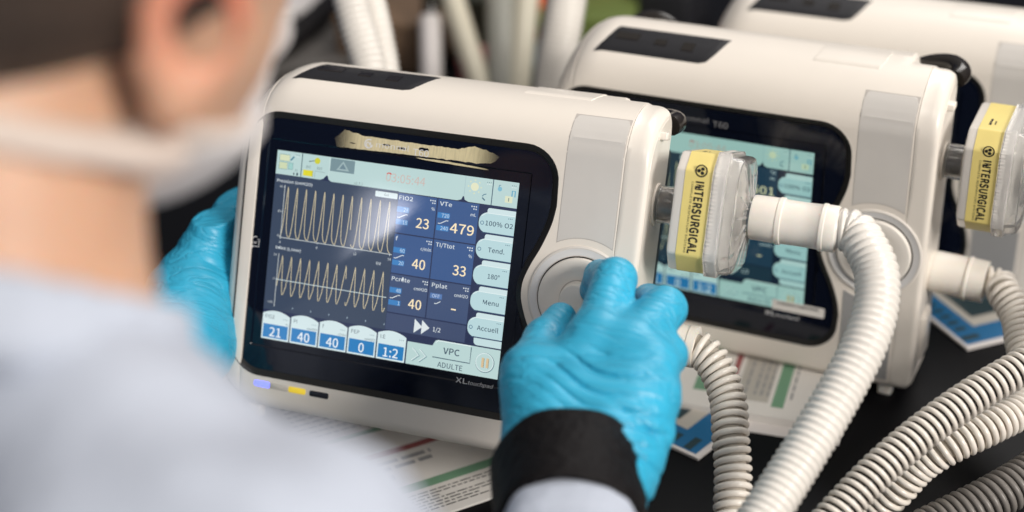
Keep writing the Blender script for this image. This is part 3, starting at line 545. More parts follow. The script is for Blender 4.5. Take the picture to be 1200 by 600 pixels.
    u.rect(-12.2, 42.6, 3.6, 46.3, (208, 222, 222), 4, .6); u.text('Gel', -4.3, 43.6, 1.7, (110, 128, 130), 'C', layer=5)
    for t, xx in (('0', -77.6), ('6', -50.3), ('12', -22.6), ('18', 2.2)): u.text(t, xx, 1.9, 1.6, TX, 'C'); u.line([(xx, 6), (xx, 4.9)], .35, TX)
    u.text('t(s)', -5.2, -1.9, 1.7, TX, 'C', bold=.01)
    u.text('Débit (L/min)', -80.3, -2.0, 1.8, TX, w=18.6, bold=.012)
    u.line([(-77.6, -5.0), (-77.6, -41.4)], .42, (200, 206, 206)); u.line([(-78.4, -22.6), (2.8, -22.8)], .45, (205, 222, 226))
    for t, z in (('50', -6.2), ('0', -22.5), ('-100', -38.7)): u.text(t, -79.2, z - .6, 1.5, (205, 212, 214), 'R')
    for k in range(12):
        c = -74.6 + k * 6.69
        for (dx, z) in ((-2.6, -27), (-1.9, -21), (-1.0, -14.5), (-.3, -8.5), (0, -6.1), (.25, -8), (.6, -15), (1.0, -24), (1.5, -30.5), (2.0, -32.8), (2.6, -32.4), (3.3, -29.8)): p2.append((c + dx, z))
    c7 = -74.6 + 7 * 6.69
    for seg in ([p for p in p2 if p[0] < c7 + .7], [p for p in p2 if p[0] > c7 + 1.2]): u.line(seg, .38, CUR)
    for k in range(6): u.line([(-63.8 + k * 13.4, -40.1), (-63.8 + k * 13.4, -41.2)], .5, (170, 190, 205))
    # measured values
    def dots(x, z):
        for i in range(3):
            u.disc(x + i * 1.5, z, .5, TX, 3, 6)
            if i < 2: u.disc(x + 1.5 + i * 1.5, z - 1.6, .5, TX, 3, 6)
    def cell(x, z, name, unit, val, lo=None, hi=None, nw=None):
        u.text(name, x, z - 3.5, 2.6, TX, bold=.012, w=nw); dots(x + 22, z - 1.2)
        if unit: u.text(unit, x + 25.4, z - 7.6, 2.0, TX, 'R', bold=.01)
        if hi:
            u.rect(x - .8, z - 11.6, x + 7.6, z - 8.0, (64, 128, 190), 2); u.text(hi, x + 7.2, z - 11.0, 2.4, (205, 225, 240), 'R')
            u.rect(x - .8, z - 19.8, x + 7.6, z - 16.4, (64, 128, 190), 2)
            if lo: u.text(lo, x + 7.2, z - 19.3, 2.4, (205, 225, 240), 'R')
            u.line([(x, z - 15.2), (x + 1.5, z - 15.2), (x + 5.6, z - 12.9), (x + 7.0, z - 12.9)], .5, TX)
        u.text(val, x + 22.4, z - 20.2, 6.3, NUM, 'R', bold=.01)
    cell(4.9, 46.3, 'FiO2', '%', fio, '18', '28', 9.6)
    cell(33.4, 46.3, 'VTe', 'mL', '', '240', '720', 8.4); u.text(vte, 58.5, 26.2, 6.3, NUM, 'R', w=16.5, bold=.01)
    cell(5.2, 19.4, 'f', 'c/min', '40', '20', '60', 1.6)
    cell(33.6, 19.4, 'TI/Ttot', '%', '33', nw=13)
    cell(5.4, -7.2, 'Pcrête', 'cmH2O', '40', '1', '48', 12.8)
    cell(33.8, -7.2, 'Pplat', 'cmH2O', '', nw=10.6); u.rect(33.2, -18.2, 41.5, -14.8, (88, 122, 176), 2); u.text('OFF', 37.3, -17.6, 2.2, (200, 215, 235), 'C'); u.line([(36.6, -21.4), (38, -21.4), (40.8, -19.6)], .5, TX); u.line([(48.6, -23.4), (52, -23.4)], .9, NUM)
    for dx in (0, 5.2): u.poly([(24.4 + dx, -43.0), (30.0 + dx, -38.2), (24.4 + dx, -33.6)], (222, 230, 232), 3)
    u.text('1/2', 37.6, -39.8, 2.8, TX, bold=.01)
    # right-hand buttons
    for i, (zb, t, sym) in enumerate(((29.4, '100% O2', 1), (12.4, 'Tend.', 1), (-4.6, '180°', 0), (-21.7, 'Menu', 0), (-38.9, 'Accueil', 1))):
        u.poly(rrect(66.2, zb + 11, 85.4, zb + 16.2, [0, 0, 0, 1.5]), (206, 226, 228), 1)
        u.poly(rrect(61.1, zb, 85.4, zb + 13.2, [5.8, 0, 0, 5.8], 8), BTN, 2)
        u.line([(62.6, zb + 10.6), (65.8, zb + 12.9), (85.3, zb + 12.9)], .5, WH, 3); u.line([(64, zb + .1), (85.4, zb + .1)], .6, (52, 74, 104), 3)
        u.text(t, 75.2 if not sym else 75.0, zb + 4.9, 3.0, INK, 'C', bold=.012, w={0: 18.6, 1: 11.2, 2: 8.2, 3: 10.8, 4: 14.6}[i])
        if sym: u.ring(63.4, zb + 6.2, 1.1, .45, (90, 125, 150), 3, 14)
        for k in range(3): u.disc(81 + k * 1.1, zb + 11, .35, (90, 120, 135), 3, 6)
    u.poly(rrect(66.3, -44.0, 85.4, -39.3, [2.5, 0, 0, 0]), (196, 220, 222), 1)
    # bottom bar
    u.poly([(20.9, -64.1), (85.4, -64.1), (85.4, -44.9), (42, -44.9), (40.4, -45.6), (39.4, -47.2), (38.6, -49.2), (20.9, -49.2)], BAR, 1)
    u.line([(39.2, -56.6), (65.4, -56.7), (65.4, -46)], .6, (64, 88, 104), 3); u.line([(40.6, -46.8), (42.4, -45.3), (65, -45.3)], .6, WH, 3)
    u.text('VPC', 52.0, -53.3, 4.1, INK, 'C', bold=.02, w=11.4); u.text('ADULTE', 52.0, -62.6, 3.4, INK, 'C', w=17.4, bold=.008)
    u.ring(75.6, -54.6, 6.3, .55, (92, 122, 132), 3); u.ring(75.4, -54.4, 6.0, .5, (222, 236, 236), 4)
    for x in (73.2, 76.4): u.rect(x, -57.8, x + 1.6, -51.4, (216, 190, 148), 4); u.rect(x + 1.5, -58, x + 1.9, -51.8, (130, 120, 100), 3)
    for dx in (0, 5.0): u.line([(25.3 + dx, -53.2), (30.2 + dx, -57.4), (25.3 + dx, -61.6)], .8, (112, 150, 158), 3); u.line([(24.9 + dx, -53.0), (29.6 + dx, -57.2), (24.9 + dx, -61.2)], .6, WH, 4)
    for i, (t, un, v) in enumerate((('FiO2', '%', '21'), ('PI', 'cmH2O', '40'), ('f', 'c/min', '40'), ('PEP', 'cmH2O', '0'), ('I:E', '', '1:2'))):
        x0 = -85.2 + i * 21.2; x1 = x0 + 20.3
        n = 10; arch = [(x0 + (x1 - x0) * k / n, -47.9 + 3.6 * math.sin(PI * (.09 + .88 * k / n)) ** .8) for k in range(n + 1)]
        u.poly([(x0, -64.1), (x1, -64.1)] + arch[::-1], (212, 230, 232), 2)
        u.rect(x0 + 1.0, -63.0, x1 - 1.0, -53.8, (40, 124, 186), 3)
        u.text(t, x0 + 2.0, -49.9 - (.2 if i else 0), 2.5, INK, layer=4); u.text(v, (x0 + x1) / 2, -61.9, 6.0, (232, 240, 244), 'C', bold=.014, layer=5)
        if un: u.text(un, x1 - .9, -53.3, 1.6, INK, 'R')
        for k in range(3): u.disc(x1 - 4.6 + k * 1.3, -49.4, .35, (120, 150, 160), 3, 6)
    return u

def text_mesh(parts, name, m, parent, d=-.2):
    mb = MB()
    for (t, x, z, h, kw) in parts:
        vs, fs = place_text(t, x, z, h, **kw); mb.add([(a, d, b) for a, b in vs], fs, 0, False)
    return mb, (lambda: mb.build(name, m, parent, xf=xf))

def strip_mesh(grid, closed=False):
    """grid of rows of points -> faces"""
    n = len(grid[0]); mb = MB(); mb.add([p for r in grid for p in r], ring_faces(n, len(grid), False, False, False)); return mb

def make_ventilator():
    root = thing('ventilator', 'x', 'ventilator', 'portable ventilators in a row on the table')
    # shell with a cut-out for the display
    xs = [-97.5] + list(np.linspace(-94, -78, 7)) + [-60, -20, 20, 60, 100, 130, 136, 138, 140, 142, 144, 148, 152.6]
    body = shell_loft(xs).build('body', MT['shell'], root, xf=xf)
    out = bezel_outline()
    cut = MB(); n = len(out); O2 = offset_poly(out, .15)
    cut.add([(p[0], -20, p[1]) for p in O2] + [(p[0], 5, p[1]) for p in O2], ring_faces(n, 2))
    cutter = cut.build('cutter', MT['shell'], xf=xf)
    md = body.modifiers.new('cut', 'BOOLEAN'); md.operation = 'DIFFERENCE'; md.solver = 'EXACT'; md.object = cutter
    cutter.matrix_world = root.matrix_world
    dg = bpy.context.evaluated_depsgraph_get(); dg.update()
    me = bpy.data.meshes.new_from_object(body.evaluated_get(dg)); body.modifiers.clear(); body.data = me
    me.polygons.foreach_set('use_smooth', [True] * len(me.polygons)); me.set_sharp_from_angle(angle=math.radians(28))
    bpy.data.objects.remove(cutter)
    lx = [-115.9, -115.5, -114.6, -113, -111, -108.5, -105, -101.5, -97.75]
    shell_loft(lx).build('side_cap', MT['cap'], root, xf=xf)
    rx = [152.85, 156, 160.5, 163, 165, 166.4, 167.4, 168.1, 168.45]
    shell_loft(rx).build('side_cap', MT['cap'], root, xf=xf)
    # display frame, glass, screen
    ins = offset_poly(out, 4.6); mid = offset_poly(out, .9)
    fr = MB()
    fr.add([(p[0], -2.2, p[1]) for p in out] + [(p[0], -2.75, p[1]) for p in offset_poly(out, .45)] + [(p[0], -2.5, p[1]) for p in mid] + [(p[0], -.4, p[1]) for p in ins] + [(p[0], 1.5, p[1]) for p in ins], ring_faces(n, 5, True, False, False))
    frame = fr.build('display_frame', MT['frame'], root, xf=xf, sharp=50)
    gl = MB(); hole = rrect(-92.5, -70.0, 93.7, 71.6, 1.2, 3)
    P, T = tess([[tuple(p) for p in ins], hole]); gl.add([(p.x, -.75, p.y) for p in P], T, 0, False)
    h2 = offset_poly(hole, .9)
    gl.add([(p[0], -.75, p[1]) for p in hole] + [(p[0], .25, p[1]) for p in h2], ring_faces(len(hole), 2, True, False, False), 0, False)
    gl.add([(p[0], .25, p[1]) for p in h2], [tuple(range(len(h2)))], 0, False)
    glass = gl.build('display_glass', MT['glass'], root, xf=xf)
    scr = display().build('screen', MT['screen'], root)
    # printing on the glass
    mb = MB()
    def tx(t, x, z, h, **k):
        vs, fs = place_text(t, x, z, h, **k); mb.add([(a, -.95, b) for a, b in vs], fs, 0, False)
    def ln(pts, w):
        P_ = np.array(pts, float); t = np.gradient(P_, axis=0); t /= np.linalg.norm(t, axis=1)[:, None]; nn = np.c_[-t[:, 1], t[:, 0]] * w / 2
        vs = []
        for a, b in zip(P_ + nn, P_ - nn): vs += [(a[0], -.95, a[1]), (b[0], -.95, b[1])]
        mb.add(vs, [(2 * i, 2 * i + 1, 2 * i + 3, 2 * i + 2) for i in range(len(P_) - 1)], 0, False)
    ln([(-19.9 + (3.1 - .012 * k) * math.cos(math.radians(60 + k * 6)), 76.0 + (3.2 - .02 * k) * math.sin(math.radians(60 + k * 6))) for k in range(50)], .8)
    ln([(-20.6 + 1.1 * math.cos(math.radians(k * 12)), 75.6 + 1.6 * math.sin(math.radians(k * 12))) for k in range(26)], .7)
    ln([(-18.9, 77.4), (-18.4, 75.4), (-19.2, 73.2)], .8)
    tx('monnal', -14.6, 74.6, 3.6, w=23, bold=-.008); tx('T60', 11.4, 72.6, 4.4, w=11.0)
    pr = mb.build('logo_print', MT['whitetext'], root, xf=xf)
    mb = MB(); tx('XL', 57.4, -70.4, 3.4, w=8.0, bold=.012); tx('touchpad', 66.0, -70.4, 2.5, w=17.4, shear=.25)
    mb.build('touchpad_print', MT['whitetext'], root, xf=xf)
    mb = MB(); tx('180°', -95.8, -.9, 1.5, align='C', w=4.2)
    ln([(-99, -2.6), (-99, 2.8), (-97.4, 2.8)], .45); ln([(-99, -2.6), (-92.6, -2.6), (-92.6, 2.4), (-94, 2.4)], .45); ln([(-97.4, 2.8), (-96, 4.1), (-94.4, 3.9)], .45); ln([(-96.5, -2.6), (-97.6, -3.8)], .45)
    mb.build('rotate_print', MT['whitetext'], root, xf=xf)
    # grey side panels that follow the shell
    def col_panel(x0, x1, zlo, zhi, name, m, nx=22):
        rows = []
        for i in range(nx + 1):
            x = x0 + (x1 - x0) * i / nx; edge = 0
            e = min(x - x0, x1 - x); hi = zhi - (3.2 - math.sqrt(max(0, 3.2 ** 2 - (3.2 - min(e, 3.2)) ** 2)))
            lo = zlo(x); zs = list(np.linspace(lo, min(hi, 84), 6)) + list(np.linspace(86, hi, 14)) if hi > 86 else list(np.linspace(lo, hi, 20))
            pr_ = .45 if .1 < i < nx else .45
            rows.append([(x, shoulder(zs[0]) + .5, zs[0] - .25)] + [(x, shoulder(z) - (.16 if z <= 96 else .26) - (.40 if 96.4 < z < 98.6 else 0), z + (.0 if z <= 96 else .12)) for z in zs] + [(x, shoulder(zs[-1]) + .6, zs[-1] + .3)])
        rows = [[(p[0] - .25, p[1] + .9, p[2]) for p in rows[0]]] + rows + [[(p[0] + .25, p[1] + .9, p[2]) for p in rows[-1]]]
        return strip_mesh(rows).build(name, m, root, xf=xf, sharp=24)
    def inset_shade(x0, x1, lo, hi, name):
        rows = []
        for i in range(15):
            x = x0 + (x1 - x0) * i / 14; l_ = lo(x); zs = list(np.linspace(l_, min(hi, 84), 4)) + (list(np.linspace(87, hi, 12)) if hi > 86 else [])
            rows.append([(x, shoulder(z) - (.05 if z < 96 else .12), z) for z in zs])
        return strip_mesh(rows).build(name, MT['inset_shade'], root, xf=xf)
    arc_up = lambda x: KC[1] + math.sqrt(max(0, 38.5 ** 2 - (x - KC[0]) ** 2))
    col_panel(115.2, 151.2, arc_up, 111.2, 'side_panel', MT['panel'])
    inset_shade(114.7, 151.7, lambda x: arc_up(x) - .6, 111.9, 'panel_inset_shade')
    lowtop = lambda x: KC[1] - math.sqrt(max(0, 38.5 ** 2 - (x - KC[0]) ** 2))
    rows = []
    for i in range(23):
        x = 114.6 + (150.6 - 114.6) * i / 22
        rows.append([(x, FR + .5, -104.5)] + [(x, FR - .42, z) for z in np.linspace(-104, lowtop(x), 8)] + [(x, FR + .5, lowtop(x) + .25)])
    rows = [[(p[0] - .25, p[1] + .9, p[2]) for p in rows[0]]] + rows + [[(p[0] + .25, p[1] + .9, p[2]) for p in rows[-1]]]
    strip_mesh(rows).build('side_panel', MT['panel2'], root, xf=xf, sharp=60)
    # control knob
    mb = MB(); prof = [(FR + 1, 33.6), (FR - .6, 33.3), (FR - 1.2, 32.3), (FR - 1.0, 31.4), (FR - .2, 28.2), (FR - .2, 26.6)]
    lathe(mb, [(u, r) for u, r in prof], 'y', (KC[0], 0, KC[1]), 64, 0, False)
    knob = MB()
    lathe(knob, [(FR + .5, 26.1), (FR - 2.4, 25.9), (FR - 3.3, 25.2), (FR - 3.6, 24.0), (FR - 3.0, 17), (FR - 1.6, 11.6), (FR - 2.4, 10.7), (FR - 8.0, 10.3), (FR - 9.6, 9.4), (FR - 10.0, 8.2), (FR - 9.3, 0.2)], 'y', (KC[0], 0, KC[1]), 64)
    kn = knob.build('control_knob', MT['knob'], root, xf=xf)
    mb.build('knob_ring', MT['ring'], root, xf=xf)
    sl = MB(); lathe(sl, [(FR - 1.25, 31.6), (FR - .5, 27.4)], 'y', (KC[0], 0, KC[1]), 64, 0, False); sl.build('knob_groove', MT['groove'], root, xf=xf)
    gap = MB(); lathe(gap, [(FR - .52, 26.9), (FR - .52, 26.0)], 'y', (KC[0], 0, KC[1]), 64, 0, False); bs = MB(); lathe(bs, [(FR - 1.95, 12.0), (FR - 1.95, 10.9)], 'y', (KC[0], 0, KC[1]), 64, 0, False); bs.build('knob_groove', MT['inset_shade'], root, xf=xf); gap.build('knob_gap', MT['frame'], root, xf=xf)
    # status lights
    for (x0, x1, key) in ((-86, -74.4, 'blue_led'), (-74.1, -60.4, 'clear_led'), (-60.1, -47.4, 'yellow_led'), (-44.4, -30.4, 'dark_window')):
        mb = MB(); o = rrect(x0, -97.2, x1, -93.2, 1.2, 4); k = len(o); o2 = offset_poly(o, .25)
        mb.add([(p[0], FR + .5, p[1]) for p in o] + [(p[0], FR - .25, p[1]) for p in o] + [(p[0], FR - .4, p[1]) for p in o2], ring_faces(k, 3))
        mb.build('status_light' if 'led' in key else 'sensor_window', MT[key], root, xf=xf)
    # black finger recess on the shoulder
    def on_shell(x, z, out_): 
        d0 = shoulder(z - .5); d1 = shoulder(z + .5); t = np.array([d1 - d0, 1.0]); t /= np.linalg.norm(t)
        nrm = np.array([-t[1], t[0]]); return (x, shoulder(z) + nrm[0] * out_, z + nrm[1] * out_)
    zl, zh = 112.6, 123.2
    rows = []
    m_ = 12
    for j in range(m_ + 1):
        t = j / m_; z = zl + (zh - zl) * (1 - (1 - t) ** 1.6)
        xl = -85.5 + 9.5 * t ** .8; xr = -3.5 + 15.5 * t ** .55
        rows.append([on_shell(xl + (xr - xl) * s, z, .7 if (0 < j < m_ and 0 < i_ < 24) else -.3) for i_, s in enumerate(np.linspace(0, 1, 25))])
    rec = strip_mesh(rows).build('handle_pad', MT['black'], root, xf=xf, sharp=70)
    mb = MB()
    for (x, z, w_, h_) in ((-64, 120.2, 18, 2.2), (-38, 119.4, 9, 2.0), (-17, 119.0, 9, 3.0)):
        rr = [on_shell(x - w_ / 2 + w_ * i / 4, z - h_ / 2, 1.2) for i in range(5)]; r2 = [on_shell(x - w_ / 2 + w_ * i / 4, z + h_ / 2, 1.2) for i in range(5)]
        r0 = [on_shell(x - w_ / 2 + w_ * i / 4, z - h_ / 2 - .3, .5) for i in range(5)]; r3 = [on_shell(x - w_ / 2 + w_ * i / 4, z + h_ / 2 + .3, .5) for i in range(5)]
        mb.add([p for r in (r0, rr, r2, r3) for p in r], ring_faces(5, 4, False, False, False))
    mb.build('pad_ridge', MT['blackgloss'], rec, xf=xf)
    # embossed plate on the top, rear handle, latch, feet
    rows = []
    for (zz, o_) in ((120.4, -.3), (120.7, .5), (122.0, .55), (123.6, .55), (124.6, .5), (124.75, -.3)): rows.append([on_shell(72 + 46 * s + (zz - 120) * .9, zz, o_ if 0 < i < 8 else -.3) for i, s in enumerate((0, .004, .1, .3, .5, .7, .9, .996, 1))])
    strip_mesh(rows).build('top_plate', MT['cap'], root, xf=xf, sharp=50)
    mb = MB(); hp, _ = catmull([(-94, 82, 92), (-82, 82, 106), (-70, 82, 115), (-54, 83, 113), (-30, 84, 98), (60, 84, 94), (120, 84, 100), (146, 80, 110), (158, 76, 113), (165, 70, 113), (168, 63, 112), (166, 57, 110)], 3.0)
    tube(mb, hp, 7.0, 16); mb.build('carry_handle', MT['blackgloss'], root, xf=xf)
    mb = MB(); box(mb, (147, 74, 0), (30, 40, 190), 6); mb.build('rear_cover', MT['black'], root, xf=xf)
    mb = MB(); box(mb, (167.5, 24, -74), (9, 22, 38), 4); mb.build('latch', MT['cap'], root, xf=xf)
    mb = MB(); lathe(mb, [(-6, 13.6), (1.2, 13.6), (1.6, 13.2)], 'x', (168.0, 30, 60), 32); mb.build('port', MT['shell'], root, xf=xf)
    mb = MB(); lathe(mb, [(-4, 14.5), (4.5, 14.5), (5.2, 13.8)], 'x', (168.5, 30, -26), 32); mb.build('port', MT['shell'], root, xf=xf)
    mb = MB(); box(mb, (169.6, 22, 104), (7, 9, 5), 1.2); mb.build('catch', MT['cap'], root, xf=xf)
    for x in (-88, 149):
        for d in (8, 76):
            mb = MB(); box(mb, (x, d, -116.4), (10, 9, 9.4), 1.5); mb.build('foot', MT['cuff'], root, xf=xf)
    return root

def dev_matrix(rvec, t):
    r = np.array(rvec); a = np.linalg.norm(r); k = r / a
    K = np.array([[0, -k[2], k[1]], [k[2], 0, -k[0]], [-k[1], k[0], 0]])
    R = np.eye(3) + math.sin(a) * K + (1 - math.cos(a)) * K @ K
    ax = np.c_[M @ R[:, 0], M @ R[:, 2], -(M @ R[:, 1])]             # local x, back, up
    o = c2w(t) + ax @ (BASE / 1000)
    mm = np.eye(4); mm[:3, :3] = ax; mm[:3, 3] = o
    return Matrix(mm.tolist())
D1 = dev_matrix([0.11175, 0.30933, 0.13008], [-0.08294, 0.00447, 1.00985])
D2 = dev_matrix([0.48700, 0.43675, 0.08388], [0.13408, -0.03008, 1.12799])
D3 = dev_matrix([0.4876, 0.4357, 0.0825], [0.2663, -0.0807, 1.2601])
def loc(D, p):                                                       # device millimetres -> world
    return np.array(D @ Vector(xf(p)))

v1 = make_ventilator()
v2 = copy_tree(v1); v3 = copy_tree(v1)
v1['label'] = 'frontmost white ventilator, tilted back, both gloved hands on it'
v2['label'] = 'middle white ventilator with a barcode sticker on its screen, half hidden by the frontmost one'
v3['label'] = 'rearmost white ventilator, cut off by the upper right corner, behind the middle one'
far_screen = None
for v, D in ((v1, D1), (v2, D2), (v3, D3)):
    v.matrix_world = D
for v in (v2, v3):
    for ch in [c for c in COL.objects if c.parent is v]:
        if ch.name.startswith('screen'):
            if far_screen is None:
                u = display('501', '22', False); tmp = u.build('screen', MT['screen2'], v); far_screen = tmp.data; bpy.data.objects.remove(tmp)
            ch.data = far_screen
        if ch.name.startswith('status_light') and ch.data.materials[0].name in ('blue_light', 'yellow_light'):
            me = ch.data.copy(); me.materials[0] = MT['clear_led']; ch.data = me
        if ch.name.startswith('logo_print'):
            me = ch.data.copy(); me.materials[0] = MT['greytext']; ch.data = me
# torn strip of film on the front glass, gold painted for scattered light, and a sliver below
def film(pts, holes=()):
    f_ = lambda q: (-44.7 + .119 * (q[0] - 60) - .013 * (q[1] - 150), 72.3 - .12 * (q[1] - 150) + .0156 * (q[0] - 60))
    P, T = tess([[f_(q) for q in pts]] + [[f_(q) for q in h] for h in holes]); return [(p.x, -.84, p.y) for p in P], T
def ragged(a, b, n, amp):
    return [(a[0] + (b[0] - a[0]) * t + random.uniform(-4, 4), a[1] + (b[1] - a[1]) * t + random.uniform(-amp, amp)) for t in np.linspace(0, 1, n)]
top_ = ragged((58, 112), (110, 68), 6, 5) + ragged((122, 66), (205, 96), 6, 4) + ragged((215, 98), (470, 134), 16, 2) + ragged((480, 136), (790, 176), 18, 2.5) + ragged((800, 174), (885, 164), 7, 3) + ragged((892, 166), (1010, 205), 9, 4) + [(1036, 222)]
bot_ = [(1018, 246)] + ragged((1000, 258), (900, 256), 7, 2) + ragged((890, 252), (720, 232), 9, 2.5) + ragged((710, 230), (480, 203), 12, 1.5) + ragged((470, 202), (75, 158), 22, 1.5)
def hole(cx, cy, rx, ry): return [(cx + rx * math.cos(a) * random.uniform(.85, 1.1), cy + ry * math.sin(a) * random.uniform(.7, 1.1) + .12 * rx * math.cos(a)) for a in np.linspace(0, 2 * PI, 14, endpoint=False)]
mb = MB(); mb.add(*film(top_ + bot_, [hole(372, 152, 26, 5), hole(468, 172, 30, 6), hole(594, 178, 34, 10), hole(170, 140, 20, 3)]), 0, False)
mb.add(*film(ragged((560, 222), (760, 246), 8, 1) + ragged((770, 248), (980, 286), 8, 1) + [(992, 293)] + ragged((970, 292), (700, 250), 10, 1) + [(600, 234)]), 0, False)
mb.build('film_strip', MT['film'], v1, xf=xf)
# barcode sticker stuck on the second screen
mb = MB(); o = rrect(62.5, -64.5, 101.5, -56.5, 1.0, 3); k = len(o)
mb.add([(p[0], -1.05, p[1]) for p in o] + [(p[0], -1.3, p[1]) for p in o], ring_faces(k, 2), 0, False)
x = 66.5
while x < 97:
    w_ = random.choice((.4, .7, 1.0)); mb.add([(x, -1.36, -59.6), (x + w_, -1.36, -59.6), (x + w_, -1.36, -57.6), (x, -1.36, -57.6)], [(0, 1, 2, 3)], 1, False); x += w_ + random.choice((.3, .5, .8))
mb.build('sticker', [MT['paper'], MT['ink']], v2, xf=xf)

# ================================================================== BREATHING FILTERS
def make_filter():
    root = thing('breathing_filter', 'x', 'filter', 'breathing filters on the ventilator ports')
    cx, cd, cz = 0.0, 30.0, 60.5
    B = np.array([186.0, cd, cz])
    def fx(p): return ((p[0] - B[0]) / 1000, (p[1] - B[1]) / 1000, (p[2] - B[2]) / 1000)
    hd, hz, ch = 35.0, 37.5, 11.0
    def octo(s, extra=0.0, rnd=1.5):
        a, b, c = hd * s + extra, hz * s + extra, ch * s
        raw = [(-a, -b + c), (-a, b - c), (-a + c, b), (a - c, b), (a, b - c), (a, -b + c), (a - c, -b), (-a + c, -b)]
        out_ = []
        for i in range(8):
            p0 = np.array(raw[i - 1]); p = np.array(raw[i]); p1 = np.array(raw[(i + 1) % 8])
            u0 = (p0 - p) / np.linalg.norm(p0 - p); u1 = (p1 - p) / np.linalg.norm(p1 - p)
            for t in np.linspace(0, 1, 5):
                q = (1 - t) ** 2 * (p + u0 * rnd) + 2 * t * (1 - t) * p + t * t * (p + u1 * rnd); out_.append((cd + q[0], cz + q[1]))
        return out_
    def loft(prof, closed0=True, closed1=True):
        mb = MB(); R = [[(x, d, z) for d, z in octo(s, e)] for (x, s, e) in prof]
        mb.add([p for r in R for p in r], ring_faces(len(R[0]), len(R), True, closed0, closed1)); return mb
    loft([(182.5, .45, 0), (185.2, .90, 0), (186.0, .965, 0), (187.4, 1, -.5), (209.0, 1, -.5), (209.0, .9, 0)]).build('housing', MT['housing'], root, xf=fx, sharp=40)
    lab = loft([(191.6, 1, -.6), (191.6, 1, -.15), (208.4, 1, -.15), (208.4, 1, -.6)], False, False).build('label_band', MT['yellow'], root, xf=fx, sharp=40)
    # printing: read from the top down on the face towards the viewer
    mb = MB(); xd = cd - hd + .15 - .12
    def tx(t, x, z, h, w, bold=0.0):
        vs, fs = place_text(t, 0, 0, h, w=w, bold=bold); mb.add([(x + b, xd, z - a) for a, b in vs], fs, 0, False)
    tx('INTERSURGICAL', 198.8, 80.5, 5.2, 44.5, .055); tx('COMPLETE RESPIRATORY SYSTEMS', 196.3, 80.0, 1.25, 44)
    n = 26
    for r0, r1 in ((3.9, 3.0),):
        vs = []
        for k in range(n + 1):
            a = 2 * PI * k / n; vs += [(201.4 + r0 * math.cos(a), xd, 87.0 + r0 * math.sin(a)), (201.4 + r1 * math.cos(a), xd, 87.0 + r1 * math.sin(a))]
        mb.add(vs, [(2 * k, 2 * k + 1, 2 * k + 3, 2 * k + 2) for k in range(n)], 0, False)
    for a in (0, 120, 240):
        q = math.radians(a + 60); c_ = (201.4 + 1.5 * math.cos(q), 87.0 + 1.5 * math.sin(q))
        mb.add([(c_[0] + 1.15 * math.cos(2 * PI * k / 12), xd, c_[1] + 1.15 * math.sin(2 * PI * k / 12)) for k in range(12)], [tuple(range(12))], 0, False)
    for (y0, x0, w_, h_) in ((0, 0, 3.2, 1.7), (3.8, 0, 2.2, 1.5), (6.6, .2, 3.8, 1.5), (1.5, 3.4, 2.0, 1.0), (4.2, 3.4, 3.0, 1.0)):    # small print on the top face, too fine to read
        q = [(196.8 + x0, cd - 16 + y0), (196.8 + x0 + h_, cd - 16 + y0), (196.8 + x0 + h_, cd - 16 + y0 + w_), (196.8 + x0, cd - 16 + y0 + w_)]
        mb.add([(a, b, cz + hz - .01) for a, b in q], [(0, 1, 2, 3)], 0, False)
    mb.build('label_print', MT['ink'], lab, xf=fx)
    # ribbed clear rim, clear half with radial ribs
    rim = MB(); base = octo(1, .9); N = 220
    P = np.array(base + [base[0]]); L = np.r_[0, np.cumsum(np.linalg.norm(np.diff(P, axis=0), axis=1))]
    q = np.linspace(0, L[-1], N, endpoint=False); PX = np.c_[np.interp(q, L, P[:, 0]), np.interp(q, L, P[:, 1])]
    c0 = np.array([cd, cz]); rings = []
    for x_, e in ((208.7, -.8), (208.9, 0), (213.4, 0), (214.4, .5), (216.6, .5), (217.2, -.5)):
        rr = []
        for i, p in enumerate(PX):
            k_ = e + (.45 if (i % 2 and x_ < 214) else 0); v = p - c0; v = v / np.linalg.norm(v); rr.append((x_, *(p + v * k_)))
        rings.append(rr)
    rim.add([p for r in rings for p in r], ring_faces(N, len(rings), True, False, False))
    rim.build('rim', MT['clearrib'], root, xf=fx, sharp=30)
    cv = loft([(216.8, .985, 0), (222.0, .97, 0), (224.6, .94, 0), (226.4, .84, 0), (228.2, .36, 0), (227.6, .32, 0), (225.4, .80, 0), (223.4, .90, 0), (216.8, .94, 0)], False, False).build('clear_cover', MT['clear'], root, xf=fx, sharp=30)
    ribs = MB()
    for k in range(14):
        a = 2 * PI * k / 14; rx_, rz_ = math.cos(a), math.sin(a)
        q0 = min(hd / max(abs(rx_), 1e-6), hz / max(abs(rz_), 1e-6)) * (.9 if abs(abs(rx_) - abs(rz_)) < .5 else 1) * .86
        P0 = (225.6, cd + rx_ * q0, cz + rz_ * q0); P1 = (228.4, cd + rx_ * 12, cz + rz_ * 12)
        tube(ribs, [P0, tuple((np.array(P0) + np.array(P1)) / 2), P1], .8, 6)
    ribs.build('cover_rib', MT['clearrib'], cv, xf=fx)
    md_ = MB(); R = [[(x_, d, z) for d, z in octo(.90)] for x_ in (209.5, 217.5)]; md_.add([p for r in R for p in r], ring_faces(len(R[0]), 2)); md_.build('filter_media', MT['media'], root, xf=fx)
    mb = MB(); lathe(mb, [(170.6, 12.0), (184.0, 12.4), (184.0, 10.6), (170.6, 10.4)], 'x', (0, cd, cz), 36, 0, False); mb.build('inlet', MT['cleartube'], root, xf=fx)
    mb = MB(); lathe(mb, [(171.2, 10.2), (178, 10.2), (181, 9.4), (181.4, 3)], 'x', (0, cd, cz), 30); mb.build('gasket', MT['gasket'], root, xf=fx)
